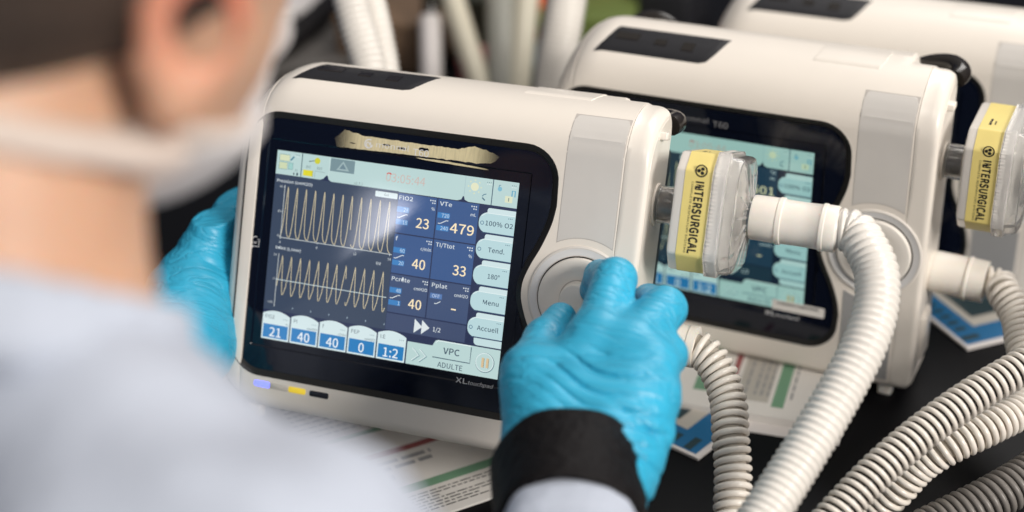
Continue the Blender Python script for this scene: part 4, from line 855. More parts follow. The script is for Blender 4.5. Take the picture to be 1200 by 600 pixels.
    mb = MB(); lathe(mb, [(227.0, 12.8), (230, 11.6), (240, 11.2), (240, 9.8), (227.4, 9.8)], 'x', (0, cd, cz), 36, 0, False); mb.build('outlet', MT['cleartube'], root, xf=fx)
    return root, B
f1, FB = make_filter()
f2 = copy_tree(f1)
for f_, D in ((f1, D1), (f2, D2)):
    mm = D.copy(); mm.translation = Vector(loc(D, FB)); f_.matrix_world = mm
f1['label'] = 'yellow banded clear filter on the side port of the frontmost ventilator'
f2['label'] = 'yellow banded clear filter at the right edge, on the port of the middle ventilator'

# ================================================================== HOSES
def hose(path, r, label, style, cuff=None, name='breathing_hose', group='corrugated breathing hoses', pitch=.005, coil_m='coil', wall_m='wall', bead=.0021):
    """path: world points; cuff: (start, direction) of the rubber cuff in world"""
    P, L = catmull(path, .0012)
    root = thing(name, label, 'hose', group, loc=tuple(P[0]))
    o = P[0]
    if style == 'ribbed':
        s = np.linspace(0, L, len(P)); mb = MB()
        ph = (s / pitch) % 1.0
        rr = r - .0027 * (np.abs(ph - .5) * 2) ** 2.0
        tube(mb, P - o, rr, 36); mb.build('corrugated_tube', MT['hose'], root, sharp=180)
    else:
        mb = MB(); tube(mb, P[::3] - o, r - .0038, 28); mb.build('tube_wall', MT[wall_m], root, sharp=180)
        turns = L / pitch; n = int(turns * 22)
        Pq, T, N, Bn = frames(P); u = np.linspace(0, len(P) - 1, n); i0 = np.clip(u.astype(int), 0, len(P) - 2); fr_ = (u - i0)[:, None]
        C = Pq[i0] * (1 - fr_) + Pq[i0 + 1] * fr_; a = 2 * PI * turns * np.linspace(0, 1, n)
        Hx = C + (r - .0022) * (np.cos(a)[:, None] * N[i0] + np.sin(a)[:, None] * Bn[i0])
        mb = MB(); tube(mb, Hx - o, bead, 8); mb.build('coil', MT[coil_m], root, sharp=180)
    if cuff is not None:
        a, b, prof = cuff
        a = np.array(a); b = np.array(b); ax = (b - a) / np.linalg.norm(b - a); t = np.array([0, 0, 1.0]); n1 = np.cross(t, ax); n1 /= np.linalg.norm(n1); n2 = np.cross(ax, n1)
        vs = []
        for (u, rr) in prof:
            c = a + (b - a) * u
            for k in range(40): q = 2 * PI * k / 40; vs.append(c + rr * (math.cos(q) * n1 + math.sin(q) * n2) - o)
        mb = MB(); mb.add(vs, ring_faces(40, len(prof))); mb.build('cuff', MT['cuff'], root, sharp=40)
    return root

mm_ = .001
big_cuff = [(0, .0118), (0, .0138), (.02, .0142), (.30, .0144), (.31, .0150), (.36, .0150), (.37, .0141), (.60, .0139), (.80, .0142), (.82, .0151), (.86, .0151), (.87, .0146), (.985, .0146), (1, .0142), (1, .0105)]
# A: filter outlet of the front ventilator
a0 = loc(D1, (230.5, 30, 60.5)); a1 = loc(D1, (283.5, 29, 60.0))
dA = (a1 - a0) / np.linalg.norm(a1 - a0)
hose([a1 - dA * .004, a1 + dA * .010, W(1013, 287, .935), W(1027, 318, .925), W(1027, 358, .915), W(1014, 402, .905), W(992, 446, .897), W(965, 493, .888), W(938, 537, .879), W(908, 584, .868), W(872, 640, .855), W(840, 700, .845)],
     .0138, 'white ribbed hose looping from the yellow filter in front of the middle ventilator', 'ribbed', (a0, a1, big_cuff), pitch=.0048)
# B: lower port of the front ventilator
b0 = loc(D1, (170.5, 30, -26)); b1 = loc(D1, (206, 29, -27)); dB = (b1 - b0) / np.linalg.norm(b1 - b0)
small_cuff = [(0, .0125), (.02, .0138), (.45, .0138), (.5, .0132), (.85, .0130), (.86, .0136), (1, .0136), (1, .010)]
bq_ = M.T @ (b1 - np.array([0, 0, H])); bu_, bv_, bd_ = 600 + F * bq_[0] / bq_[2], 300 + F * bq_[1] / bq_[2], bq_[2]
hose([b1 - dB * .008, b1, W(bu_ + 15, bv_ + 12, bd_ - .004), W(bu_ + 29, bv_ + 36, bd_ - .010), W(bu_ + 38, bv_ + 66, bd_ - .018), W(856, 510, bd_ - .028), W(859, 552, bd_ - .036), W(858, 600, bd_ - .046), W(855, 660, bd_ - .056)],
     .0122, 'cream coiled hose dropping beside the blue gloved hand', 'coil', (b0, b1, small_cuff), pitch=.0056)
# C: lower port of the second ventilator, arching and running behind the diagonal one
c0 = loc(D2, (170.5, 30, -26)); c1 = loc(D2, (207, 29, -27)); dC = (c1 - c0) / np.linalg.norm(c1 - c0)
hose([c1 - dC * .003, c1 + dC * .010, W(1176, 343, 1.07), W(1193, 372, 1.055), W(1199, 405, 1.04), W(1208, 440, 1.02), W(1200, 476, 1.0), W(1160, 500, .985), W(1112, 523, .98), W(1078, 545, .985), W(1050, 575, .99), W(1020, 600, 1.0)],
     .0122, 'cream coiled hose arching from the lower port of the middle ventilator', 'coil', (c0, c1, [(0, .0135), (.02, .0148), (.62, .0150), (.64, .0160), (.68, .0160), (.70, .0152), (1, .0150), (1, .010)]), pitch=.0052)
# D: second filter outlet, out of frame and back along the diagonal
d0 = loc(D2, (230.5, 30, 60.5)); d1 = loc(D2, (283.5, 29, 60.0)); dD = (d1 - d0) / np.linalg.norm(d1 - d0)
hose([d1 - dD * .004, d1 + dD * .014, W(1330, 270, 1.0), W(1348, 320, .985), W(1310, 370, .97), W(1250, 402, .96), W(1198, 430, .95), W(1140, 464, .94), W(1085, 503, .93), W(1032, 548, .92), W(982, 600, .91), W(935, 655, .90)],
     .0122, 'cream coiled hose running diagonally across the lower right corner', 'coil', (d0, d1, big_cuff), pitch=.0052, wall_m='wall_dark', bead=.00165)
# E: low corner hose, its shade put into a grey base colour
hose([W(1270, 512, 1.0), W(1215, 552, .99), W(1160, 585, .98), W(1100, 615, .975), W(1040, 645, .97)], .0150, 'dim grey ribbed hose low in the bottom right corner', 'coil', None, pitch=.0052, coil_m='shadehose', wall_m='shadehose')
# hoses standing behind the front ventilator
hose([W(432, 130, 1.20), W(432, 80, 1.20), W(418, 30, 1.20), W(406, -20, 1.20), W(396, -80, 1.2)], .0145, 'white ribbed hose rising behind the frontmost ventilator, left of a twin', 'ribbed')
hose([W(452, 130, 1.23), W(450, 80, 1.23), W(441, 30, 1.23), W(430, -20, 1.23), W(424, -80, 1.23)], .0128, 'white ribbed hose rising behind the frontmost ventilator, right of its twin', 'ribbed')
hose([W(648, 150, 1.29), W(650, 100, 1.29), W(656, 50, 1.29), W(664, 0, 1.29), W(670, -60, 1.29)], .0175, 'white ribbed hose standing left of the middle ventilator', 'ribbed')

# ================================================================== TABLE, PAPERS
floor = MB(); floor.add([(-6, -4, -.75), (6, -4, -.75), (6, 8, -.75), (-6, 8, -.75)], [(0, 1, 2, 3)], 0, False)
fo = floor.build('floor', MT['floor']); fo['kind'] = 'structure'; fo['label'] = 'dark floor under the table'
tb = thing('table', 'black table top under the ventilators, papers and hoses', 'table', None, (0, 1.9, -.75))
mb = MB(); box(mb, (0.3, 0, .735), (3.2, 2.9, .03), .004); mb.build('tabletop', MT['table'], tb)
for sx in (-1.1, 1.7):
    for sy in (-1.3, 1.3): mb = MB(); box(mb, (sx, sy, .36), (.05, .05, .72), .004); mb.build('leg', MT['blackgloss'], tb)

def sheet(name, corners, thick, z0, label, cat, mats, prints=None, group=None, R=.0):
    """flat stack of paper whose outline is given in world xy; prints: list of (u0,v0,u1,v1,material index) over the sheet"""
    C = [np.array(c[:2]) for c in corners]
    cen = sum(C) / 4
    root = MB()
    def P(u, v, z): 
        p = (C[0] * (1 - u) + C[1] * u) * (1 - v) + (C[3] * (1 - u) + C[2] * u) * v - cen
        return (p[0], p[1], z)
    root.add([P(0, 0, 0), P(1, 0, 0), P(1, 1, 0), P(0, 1, 0), P(0, 0, thick), P(1, 0, thick), P(1, 1, thick), P(0, 1, thick)], [(0, 1, 2, 3), (4, 5, 6, 7), (0, 1, 5, 4), (1, 2, 6, 5), (2, 3, 7, 6), (3, 0, 4, 7)], 0, False)
    for (u0, v0, u1, v1, mi, lv) in (prints or []):
        z = thick + .00012 * lv
        root.add([P(u0, v0, z), P(u1, v0, z), P(u1, v1, z), P(u0, v1, z)], [(0, 1, 2, 3)], mi, False)
    o = root.build(name, mats); o.location = (cen[0], cen[1], z0); tag(o, label, cat, group); return o

def textlines(u0, u1, v0, v1, rows, mi, fill=.55, lw=.6):
    out = []; dv = (v1 - v0) / rows
    for r in range(rows):
        u = u0; end = u1 if random.random() < .75 else u0 + (u1 - u0) * random.uniform(.4, .9)
        while u < end:
            w_ = random.uniform(.012, .05) * lw
            out.append((u, v0 + dv * (r + .25), min(u + w_, end), v0 + dv * (r + .25 + fill * .6), mi, 2)); u += w_ + .008 * lw
    return out
PM = [MT['paper'], MT['greytext'], MT['green'], MT['red'], MT['ink'], MT['palepaper']]
# form under the front ventilator: rows rise to the right
A = table_pt(250, 560)[:2]; B_ = table_pt(640, 440)[:2]
ux = (B_ - A) / np.linalg.norm(B_ - A); uy = np.array([-ux[1], ux[0]])
org = table_pt(330, 620)[:2]
def quad(o, w, h, ux=ux, uy=uy): return [o, o + ux * w, o + ux * w + uy * h, o + uy * h]
def at_uv(px, py, o, w, h):
    p = table_pt(px, py, .002)[:2] - o; return p.dot(ux) / w, p.dot(uy) / h
o1 = table_pt(600, 578)[:2] - ux * .30; wS, hS = .34, .30
def band(pa, pb, th, mi):
    """coloured rule along the rows, through two photo pixels"""
    v = (at_uv(*pa, o1, wS, hS)[1] + at_uv(*pb, o1, wS, hS)[1]) / 2
    return (.02, v - th / 2, .98, v + th / 2, mi, 1)
pr = []
g1 = band((500, 572), (578, 536), .028, 2); r1 = band((440, 540), (495, 515), .020, 3); g2 = band((400, 515), (440, 505), .016, 2)
pr += [g1, r1, g2]
pr += textlines(.30, .95, 0.02, g1[1] - .01, 7, 4, .5, .5)
pr += textlines(.10, .55, r1[3] + .02, g2[1] - .01, 5, 1, .45, .5)
pr += textlines(.03, .52, g2[3] + .02, g2[3] + .30, 13, 1, .45, .5)
pr += textlines(.58, .97, g2[3] + .02, g2[3] + .30, 13, 1, .45, .5)
v_h = (g1[3] + r1[1]) / 2
pr += textlines(.52, .80, v_h + .0, r1[1] - .015, 2, 1, .9, 1.1); pr += textlines(.55, .70, g1[3] + .02, v_h, 1, 1, .8, 1.2)
sheet('printed_form', quad(o1, wS, hS), .0018, .0005, 'white printed form with green and red bars under the frontmost ventilator', 'paper', PM, pr)
# booklet under the second ventilator
k1 = table_pt(795, 482)[:2]; k2 = table_pt(930, 503)[:2]
kx = (k2 - k1) / np.linalg.norm(k2 - k1); ky = np.array([-kx[1], kx[0]])
k1 = k1 - kx * .09; wB = .195
bq = [k1, k1 + kx * wB, k1 + kx * wB + ky * .21, k1 + ky * .21]
pb = []
def bu(px): 
    p = table_pt(px, 470, .008)[:2] - k1; return p.dot(kx) / wB
pb += [(bu(905) , .06, bu(905) + .045, .9, 2, 1), (bu(806), .10, bu(806) + .06, .9, 2, 1), (bu(846), .06, bu(846) + .022, .95, 3, 1), (bu(852) + .022, .08, bu(905) - .015, .92, 5, 1)]
for (u0, ln_) in ((bu(868), .5), (bu(880), .3), (bu(888), .45), (bu(896), .35), (bu(925), .4)):
    v = .12
    while v < .12 + ln_: h_ = random.uniform(.02, .06); pb.append((u0, v, u0 + .008, v + h_, 1, 3)); v += h_ + .012
sheet('printed_booklet', bq, .007, .0005, 'white printed booklet with green stripes under the middle ventilator', 'booklet', PM, pb)
k3 = k1 + kx * .012 - ky * .012
sheet('printed_booklet', [k3, k3 + kx * wB, k3 + kx * wB + ky * .21, k3 + ky * .21], .0004, .0001, 'bottom sheet peeping out below the striped white booklet', 'paper', [MT['pale']], [])
def blue_card(tip, pa, pb_, label, z=.0008, w=.14, h=.20):
    t = table_pt(*tip)[:2]; a = table_pt(*pa)[:2] - t; a /= np.linalg.norm(a); b = np.array([-a[1], a[0]])
    q = table_pt(*pb_)[:2] - t
    if b.dot(q) < 0: b = -b
    prn = [(.0, .0, 1, 1, 0, .0)]
    C4 = [t, t + a * w, t + a * w + b * h, t + b * h]
    return sheet('blue_leaflet', C4, .002, z, label, 'leaflet', [MT['pale'], MT['blue'], MT['palepaper'], MT['teal'], MT['slate']],
                 [(.02, .02, .99, .99, 1, 1), (.17, .13, .97, .95, 2, 2), (.22, .19, .95, .93, 3, 3), (.34, .30, .86, .80, 4, 4), (.03, .05, .14, .08, 3, 2)] +
                 [(.05 + .0 * i, .12 + .05 * i, .12, .145 + .05 * i, 3, 2) for i in range(5)])
blue_card((818, 541), (855, 512), (770, 515), 'blue leaflet beside the blue gloved hand')
blue_card((1133, 412), (1200, 396), (1075, 380), 'blue leaflet behind the arching coiled hose')

# ================================================================== BACKGROUND
def stick(name, p, q, r, m, label, cat, top=None):
    p = np.array(p); q = np.array(q); root = thing(name, label, cat, None, tuple(p)); mb = MB()
    d = q - p; prof = [(0, .9), (.02, 1), (.5, 1), (.93, 1), (.97, .93), (1, .6)]
    P = [d * u for u, _ in prof]; tube(mb, P, [r * s for _, s in prof], 24); mb.build('tube', MT[m], root)
    if top:
        mb = MB(); tube(mb, [d * .96, d * 1.0, d * 1.12, d * 1.13], [r * .7, r * .75, r * .75, r * .4], 20); mb.build('cap', MT[top], root)
    return root
def on_table(px, py): return table_pt(px, py)
def up_to(base, px, py):
    """the point above-ish base seen at px,py at the depth of base"""
    c = M.T @ (np.array(base) - np.array([0, 0, H])); return W(px, py, c[2])
b_ = on_table(506, 108); stick('bottle', b_, up_to(b_, 504, 16), .012, 'pale', 'white slim bottle standing behind the frontmost ventilator', 'bottle', 'blackgloss')
b_ = on_table(566, 112); stick('tube_bundle', b_, up_to(b_, 512, -60), .0125, 'cream', 'cream tube leaning left behind the frontmost ventilator', 'tube')
b_ = on_table(538, 104); stick('wand', b_ + np.array([0, .1, 0]), up_to(b_, 515, 20), .012, 'tan', 'tan stick leaning between the white bottle and cream tube', 'stick')
b_ = on_table(588, 112); stick('tube_bundle', b_, up_to(b_, 586, -60), .016, 'greyclear', 'grey clear upright tube behind the frontmost ventilator', 'tube')
b_ = on_table(606, 112); stick('tube_bundle', b_, up_to(b_, 622, -60), .014, 'cream', 'cream tube leaning right beside the grey clear tube', 'tube')
def cbox(name, px, py, size, m, label, cat, rz=-.4, lid=None):
    b0_ = on_table(px, py); root = thing(name, label, cat, None, tuple(b0_)); root.rotation_euler = (0, 0, rz)
    mb = MB(); box(mb, (0, 0, size[2] / 2), size, .006); mb.build('case', MT[m], root)
    mb = MB(); box(mb, (0, 0, size[2] + .004), (size[0] * 1.02, size[1] * 1.02, .012), .003); mb.build('lid', MT[lid or m], root)
    return root
cbox('carton', 468, 62, (.10, .12, .05), 'brown', 'brown carton behind the hoses at the top edge', 'box', lid='brown')
cbox('case', 478, 6, (.16, .12, .03), 'blackgloss', 'black case beyond the brown carton', 'case', .1)
cbox('case', 560, 50, (.09, .10, .06), 'olive', 'dark olive case behind the leaning cream tubes', 'case')
cbox('crate', 690, 50, (.11, .10, .036), 'leafgreen', 'green crate beyond the middle ventilator', 'crate', -.1)
cbox('crate', 634, 46, (.034, .034, .085), 'orange', 'narrow orange box beyond the cream tubes', 'box')
cbox('crate', 704, 12, (.11, .06, .05), 'orange', 'orange box beyond the green crate', 'box')
cbox('case', 786, 30, (.07, .10, .06), 'black', 'black case between the middle and rearmost ventilators', 'case')
cbox('pouch', 640, 92, (.05, .07, .02), 'slate', 'slate blue pouch beside the standing white hose', 'pouch')
cbox('pouch', 566, 92, (.04, .05, .02), 'red', 'dull red pouch at the foot of the leaning tubes', 'pouch')
cbox('sheen', 352, 62, (.13, .16, .006), 'greysheen', 'dark grey pad on the table behind the frontmost ventilator', 'sheen', .3)  # added sheet whose grey stands in for sheen on the black table
# pale tray with a black strap, top left
tr = table_pt(345, 22); rt = thing('tray', 'pale tray behind the person\'s head at the top edge', 'tray', None, tuple(tr)); mb = MB(); box(mb, (0, 0, .012), (.14, .07, .024), .006, R=np.array([[.8, -.6, 0], [.6, .8, 0], [0, 0, 1]])); mb.build('base', MT['pale'], rt)
mb = MB(); sp, _ = catmull([table_pt(300, 74, .02), table_pt(335, 50, .03), table_pt(365, 26, .035), table_pt(395, -4, .03), table_pt(430, -40, .02)], .01)
tube(mb, sp - sp[0], .014, 12); st = mb.build('strap', MT['black_cloth']); st.location = tuple(sp[0]); tag(st, 'black padded strap crossing the pale tray', 'strap')

# ================================================================== PERSON
N_ = W(-45, 425, .50)                                     # base of the neck
SR = W(262, 790, .45)
SL = N_ + (N_ - SR) * np.array([1.05, 1.05, 0]) + np.array([0, 0, SR[2] - N_[2]])
ER = W(640, 880, .64); WR = W(668, 628, .795)
WLh = W(192, 418, 1.035)
EL = (SL + WLh) / 2 + np.array([-.09, -.02, -.10])
HC = W(88, -145, .515)                                      # head centre
yaw, pit, rol = math.radians(34), math.radians(22), math.radians(20)
fh = np.array([math.sin(yaw) * math.cos(pit), math.cos(yaw) * math.cos(pit), -math.sin(pit)])
rh = np.array([math.cos(yaw), -math.sin(yaw), 0]); uh = np.cross(rh, fh)
rh, uh = rh * math.cos(rol) - uh * math.sin(rol), uh * math.cos(rol) + rh * math.sin(rol)
HR = np.array([rh, fh, uh])
def hp(r, f, u): return HC + rh * r + fh * f + uh * u
sv = (SL - SR); sv /= np.linalg.norm(sv); back = np.array([-sv[1], sv[0], 0]); back /= np.linalg.norm(back)
if back[1] > 0: back = -back
PEL = (SL + SR) / 2 + back * .0; PEL[2] = -.02
CH = (SL + SR) / 2 - back * .01; CH[2] = SR[2] - .10

person = thing('person', 'person from behind in pale shirt, white mask and blue gloves holding the frontmost ventilator', 'person', None, (PEL[0], PEL[1], -.75))
pinv = np.array(Matrix.Translation(Vector((PEL[0], PEL[1], -.75))).inverted())
lo = np.min([SL, SR, ER, WR, WLh, EL, PEL, HC], axis=0) - .26; hi = np.max([SL, SR, ER, WR, WLh, EL, PEL, HC], axis=0) + .16
lo[2] = -.78

def head(s, k=.012):
    s.ell(hp(0, -.012, .03), (.075, .098, .088), HR, k)
    s.ell(hp(0, .038, -.045), (.060, .064, .075), HR, k)
    s.cone(hp(0, .070, -.100), hp(0, .078, -.105), .022, .018, k)
    s.cone(hp(0, .098, .005), hp(0, .116, -.035), .008, .013, .010)
    for q in (-1, 1):
        s.ell(hp(q * .030, .092, .008), (.016, .012, .012), HR, .008, carve=True)
        s.ell(hp(q * .030, .086, .008), (.0125, .0125, .0125), HR, .002)
        s.cone(hp(q * .045, .082, .028), hp(q * .012, .098, .024), .006, .006, .01)
    s.cone(hp(-.022, .095, -.068), hp(.022, .095, -.068), .007, .007, .006)
    s.ell(hp(0, .104, -.066), (.024, .006, .0022), HR, .002, carve=True)
    for q in (-1, 1):
        e0 = rh * q * .9 - fh * .45; e0 /= np.linalg.norm(e0); e2 = uh * .97 - fh * .2; e2 -= e2.dot(e0) * e0; e2 /= np.linalg.norm(e2); e1 = np.cross(e2, e0)
        c = hp(q * .082, -.012, -.012)
        s.ell(c, (.008, .020, .034), np.array([e0, e1, e2]), .006)
        s.ell(c + e0 * .007 + e1 * q * .002, (.013, .011, .019), np.array([e0, e1, e2]), .004, carve=True)
        s.ell(c - e2 * .030, (.008, .010, .010), np.array([e0, e1, e2]), .006)
def limbs(s, e=0.0, k=.03, arms=True, legs=True):
    s.cone(N_ - np.array([0, 0, .03]), SR + np.array([0, 0, .02]), .058 + e, .050 + e, k)
    s.cone(N_ - np.array([0, 0, .03]), SL + np.array([0, 0, .02]), .058 + e, .050 + e, k)
    s.cone(CH + sv * .07, PEL + sv * .05, .115 + e, .110 + e, .06); s.cone(CH - sv * .07, PEL - sv * .05, .115 + e, .110 + e, .06)
    s.cone(SR, ER, .054 + e, .042 + e, k); s.cone(ER, WR, .042 + e, .030 + e * .6, .012)
    s.cone(SL, EL, .054 + e, .042 + e, k); s.cone(EL, WLh, .042 + e, .028 + e * .6, k)
    if legs:
        for q in (-1, 1):
            hj = PEL + sv * q * .085 - np.array([0, 0, .06]); kn = hj + np.array([.02, .06, -.33]); an = np.array([kn[0], kn[1] - .05, -.70])
            s.cone(hj, kn, .085, .056, .03); s.cone(kn, an, .054, .038, .03); s.cone(an, an + np.array([.04, .15, -.03]), .034, .028, .02)
s = SDF(lo, hi, .0062)
limbs(s, -.007); s.cone(N_ - np.array([0, 0, .02]), hp(0, -.028, -.05), .060, .058, .03)
head(s)
s.cone(WR, W(672, 540, .85), .028, .022, .01); s.cone(WLh, W(222, 352, 1.06), .027, .026, .01)
body = s.mesh('body', MT['skin'], person, pinv, relax=2)
ca_ = body.data.color_attributes.new('flush_glow', 'FLOAT_COLOR', 'POINT')      # redder lips and ears; the ears' red also paints light shining through
co_ = np.empty(len(body.data.vertices) * 3, np.float32); body.data.vertices.foreach_get('co', co_); co_ = co_.reshape(-1, 3) + np.array([PEL[0], PEL[1], -.75])
fl = np.zeros(len(co_))
for c_, r_ in ((hp(.084, -.010, .002), .030), (hp(-.084, -.010, .002), .030), (hp(0, .105, -.066), .022)): fl = np.maximum(fl, np.clip(1.25 - np.linalg.norm(co_ - c_, axis=1) / r_, 0, 1))
ca_.data.foreach_set('color', np.c_[fl, fl, fl, np.ones(len(fl))].astype(np.float32).ravel())
nt_ = MT['skin'].node_tree; b_n = nt_.nodes['Principled BSDF']; at_ = nt_.nodes.new('ShaderNodeAttribute'); at_.attribute_name = 'flush_glow'
mx_ = nt_.nodes.new('ShaderNodeMix'); mx_.data_type = 'RGBA'; src_ = b_n.inputs['Base Color'].links[0].from_socket
nt_.links.new(at_.outputs['Fac'], mx_.inputs[0]); nt_.links.new(src_, mx_.inputs[6]); mx_.inputs[7].default_value = (.80, .28, .18, 1); nt_.links.new(mx_.outputs[2], b_n.inputs['Base Color'])
def pxof(p):
    c = M.T @ (np.array(p) - np.array([0, 0, H])); return (600 + F * c[0] / c[2], 300 + F * c[1] / c[2])

# shirt: arms and torso, open at the neck
s = SDF(lo, hi, .0072); limbs(s, .008, legs=False); s.cone(WR, WR + (WR - ER) / np.linalg.norm(WR - ER) * .05, .0348, .0335, .004)
x, y, z = s.coords()
dn_ = HC - N_; dn_ /= np.linalg.norm(dn_)
top = N_ + np.array([0, 0, .030])
cutp = (x - top[0]) * dn_[0] + (y - top[1]) * dn_[1] + (z - top[2]) * dn_[2]
s.g = np.maximum(s.g, cutp.astype(np.float32))
s.g = np.maximum(s.g, (PEL[2] - .07 - z).astype(np.float32))
wr_ax = (WR - ER) / np.linalg.norm(WR - ER); e_ = WR + wr_ax * .028
near = (((x - WR[0]) ** 2 + (y - WR[1]) ** 2 + (z - WR[2]) ** 2) < .12 ** 2)
s.g = np.where(near, np.maximum(s.g, ((x - e_[0]) * wr_ax[0] + (y - e_[1]) * wr_ax[1] + (z - e_[2]) * wr_ax[2]).astype(np.float32)), s.g)
for (ax_, ay_, az_, fq, am, ph) in ((.7, .5, .5, 120, .0028, 0), (-.5, .8, .3, 95, .0030, 1.3), (.2, -.4, .9, 150, .0022, 2.1), (.9, -.1, -.4, 70, .0030, .4)):
    s.g += (.6 * am * np.sin((x * ax_ + y * ay_ + z * az_) * fq + ph + 1.6 * np.sin(x * 31 + y * 23 + ph) + 1.2 * np.sin(z * 37 - y * 19))).astype(np.float32)
wl_ax = (WLh - EL) / np.linalg.norm(WLh - EL); e_ = WLh - wl_ax * .035
near = (((x - WLh[0]) ** 2 + (y - WLh[1]) ** 2 + (z - WLh[2]) ** 2) < .10 ** 2)
s.g = np.where(near, np.maximum(s.g, ((x - e_[0]) * wl_ax[0] + (y - e_[1]) * wl_ax[1] + (z - e_[2]) * wl_ax[2]).astype(np.float32)), s.g)
shirt = s.mesh('shirt', MT['shirt'], person, pinv, relax=1)
s = SDF(N_ - .16, N_ + .16, .004)
u_ = [rh, fh, uh]
for a in np.linspace(0, 2 * PI, 18):
    pass
cc = N_ + dn_ * .012
t1 = np.cross(dn_, np.array([1.0, 0, 0])); t1 /= np.linalg.norm(t1); t2 = np.cross(dn_, t1)
for k in range(24):
    a, b = 2 * PI * k / 24, 2 * PI * (k + 1) / 24
    s.cone(cc + .066 * (math.cos(a) * t1 + math.sin(a) * t2), cc + .066 * (math.cos(b) * t1 + math.sin(b) * t2), .010, .010, .004)
    s.cone(cc + dn_ * .014 + .064 * (math.cos(a) * t1 + math.sin(a) * t2), cc + dn_ * .014 + .064 * (math.cos(b) * t1 + math.sin(b) * t2), .006, .006, .004)
s.mesh('collar', MT['shirt'], person, pinv)
# trousers
s = SDF((lo[0], lo[1], -.78), (hi[0], hi[1], PEL[2] + .1), .008)
for q in (-1, 1):
    hj = PEL + sv * q * .085 - np.array([0, 0, .06]); kn = hj + np.array([.02, .06, -.33]); an = np.array([kn[0], kn[1] - .05, -.69])
    s.cone(hj, kn, .096, .068, .03); s.cone(kn, an, .066, .056, .03); s.cone(hj, PEL + sv * q * .05 - np.array([0, 0, .02]), .10, .112, .05)
s.mesh('trousers', MT['black_cloth'], person, pinv)
# hair
s = SDF(HC - .16, HC + .16, .004)
s.ell(hp(0, -.014, .031), (.081, .103, .093), HR, .01); s.ell(hp(0, -.05, -.02), (.068, .062, .07), HR, .02)
x, y, z = s.coords()
f_ = (x - HC[0]) * fh[0] + (y - HC[1]) * fh[1] + (z - HC[2]) * fh[2]
u2 = (x - HC[0]) * uh[0] + (y - HC[1]) * uh[1] + (z - HC[2]) * uh[2]
line = np.where(f_ > .02, .055, np.where(f_ > -.03, -.005, -.055))
sm = -.084 + .086 / (1 + np.exp(-(f_ - .004) / .008)) + .05 / (1 + np.exp(-(f_ - .045) / .012))
s.g = np.maximum(s.g, (sm - u2).astype(np.float32) * .8)
s.mesh('hair', MT['hair'], person, pinv, relax=1)
# mask and its strap
s = SDF(HC - .16, HC + .16, .0035)
s.ell(hp(0, .045, -.052), (.065, .073, .072), HR, .01); s.cone(hp(0, .10, -.03), hp(0, .118, -.04), .012, .016, .02)
x, y, z = s.coords()
f_ = (x - HC[0]) * fh[0] + (y - HC[1]) * fh[1] + (z - HC[2]) * fh[2]; u2 = (x - HC[0]) * uh[0] + (y - HC[1]) * uh[1] + (z - HC[2]) * uh[2]
s.g = np.maximum(s.g, (.036 - f_).astype(np.float32)); s.g = np.maximum(s.g, (u2 + .066 - 1.1 * np.maximum(f_ - .104, 0)).astype(np.float32))
s.mesh('mask', MT['mask'], person, pinv, relax=1)
s = SDF(HC - .2, HC + .2, .004)
head(s); s.cone(N_ - np.array([0, 0, .02]), hp(0, -.028, -.05), .060, .058, .03); s.ell(hp(0, -.014, .031), (.081, .103, .093), HR, .01)
x, y, z = s.coords()
q1, q2, q3 = W(228, 190, .50), W(0, 158, .455), hp(0, .085, -.080)
pn = np.cross(q2 - q1, q3 - q1); pn /= np.linalg.norm(pn)
s.g = np.maximum(s.g - .004, (np.abs((x - q1[0]) * pn[0] + (y - q1[1]) * pn[1] + (z - q1[2]) * pn[2]) - .0056).astype(np.float32))
s.mesh('mask_strap', MT['strap_cloth'], person, pinv)

# ---- gloves
def wrinkle(s, fn):
    x, y, z = s.coords(); s.g += fn(x, y, z).astype(np.float32)
def fold(x, y, z, dirv, freq, ph, warp=0):
    return np.sin((x * dirv[0] + y * dirv[1] + z * dirv[2]) * freq + ph + warp)

# right hand on the knob
def finger(s, pts, rs, k=.0035):
    for a, b, ra, rb in zip(pts, pts[1:], rs, rs[1:]): s.cone(a, b, ra, rb, k)
mcp = {'i': W(700, 398, .888), 'm': W(738, 408, .880), 'r': W(762, 430, .868), 'p': W(765, 466, .856)}
pts_all = np.array([W(575, 580, .80), W(830, 290, .98), W(575, 290, .98), W(820, 600, .78), W(700, 300, .97)])
s = SDF(pts_all.min(0) - .02, pts_all.max(0) + .03, .0009)
wA = W(642, 552, .838); wB = W(700, 556, .836)
for k_, r0, r1 in (('i', .024, .0145), ('m', .026, .0145), ('r', .026, .0140), ('p', .024, .0130)):
    s.cone(wA if k_ in 'i' else wB, mcp[k_], r0, r1, .012)
s.cone(wA, wB, .026, .027, .012); s.cone(W(650, 480, .858), W(732, 480, .855), .024, .022, .014)
s.cone(mcp['i'], mcp['p'], .012, .012, .01)
s.cone(wA, W(650, 600, .810), .026, .026, .01); s.cone(wB, W(690, 606, .810), .026, .026, .01)
s.cone(wB, W(738, 530, .842), .026, .018, .012)                      # glove skirt spreading past the wrist
s.cone(W(742, 530, .842), W(748, 556, .832), .012, .007, .006)
s.cone(W(745, 470, .853), W(776, 508, .846), .016, .006, .008)
# thumb
s.cone(wA, W(620, 455, .868), .022, .0165, .010)
finger(s, [W(628, 462, .864), W(619, 436, .880), W(639, 398, .912), W(657, 373, .938)], [.0175, .0150, .0120, .0098], .006)
s.cone(W(632, 450, .874), mcp['i'], .015, .012, .012)                # web
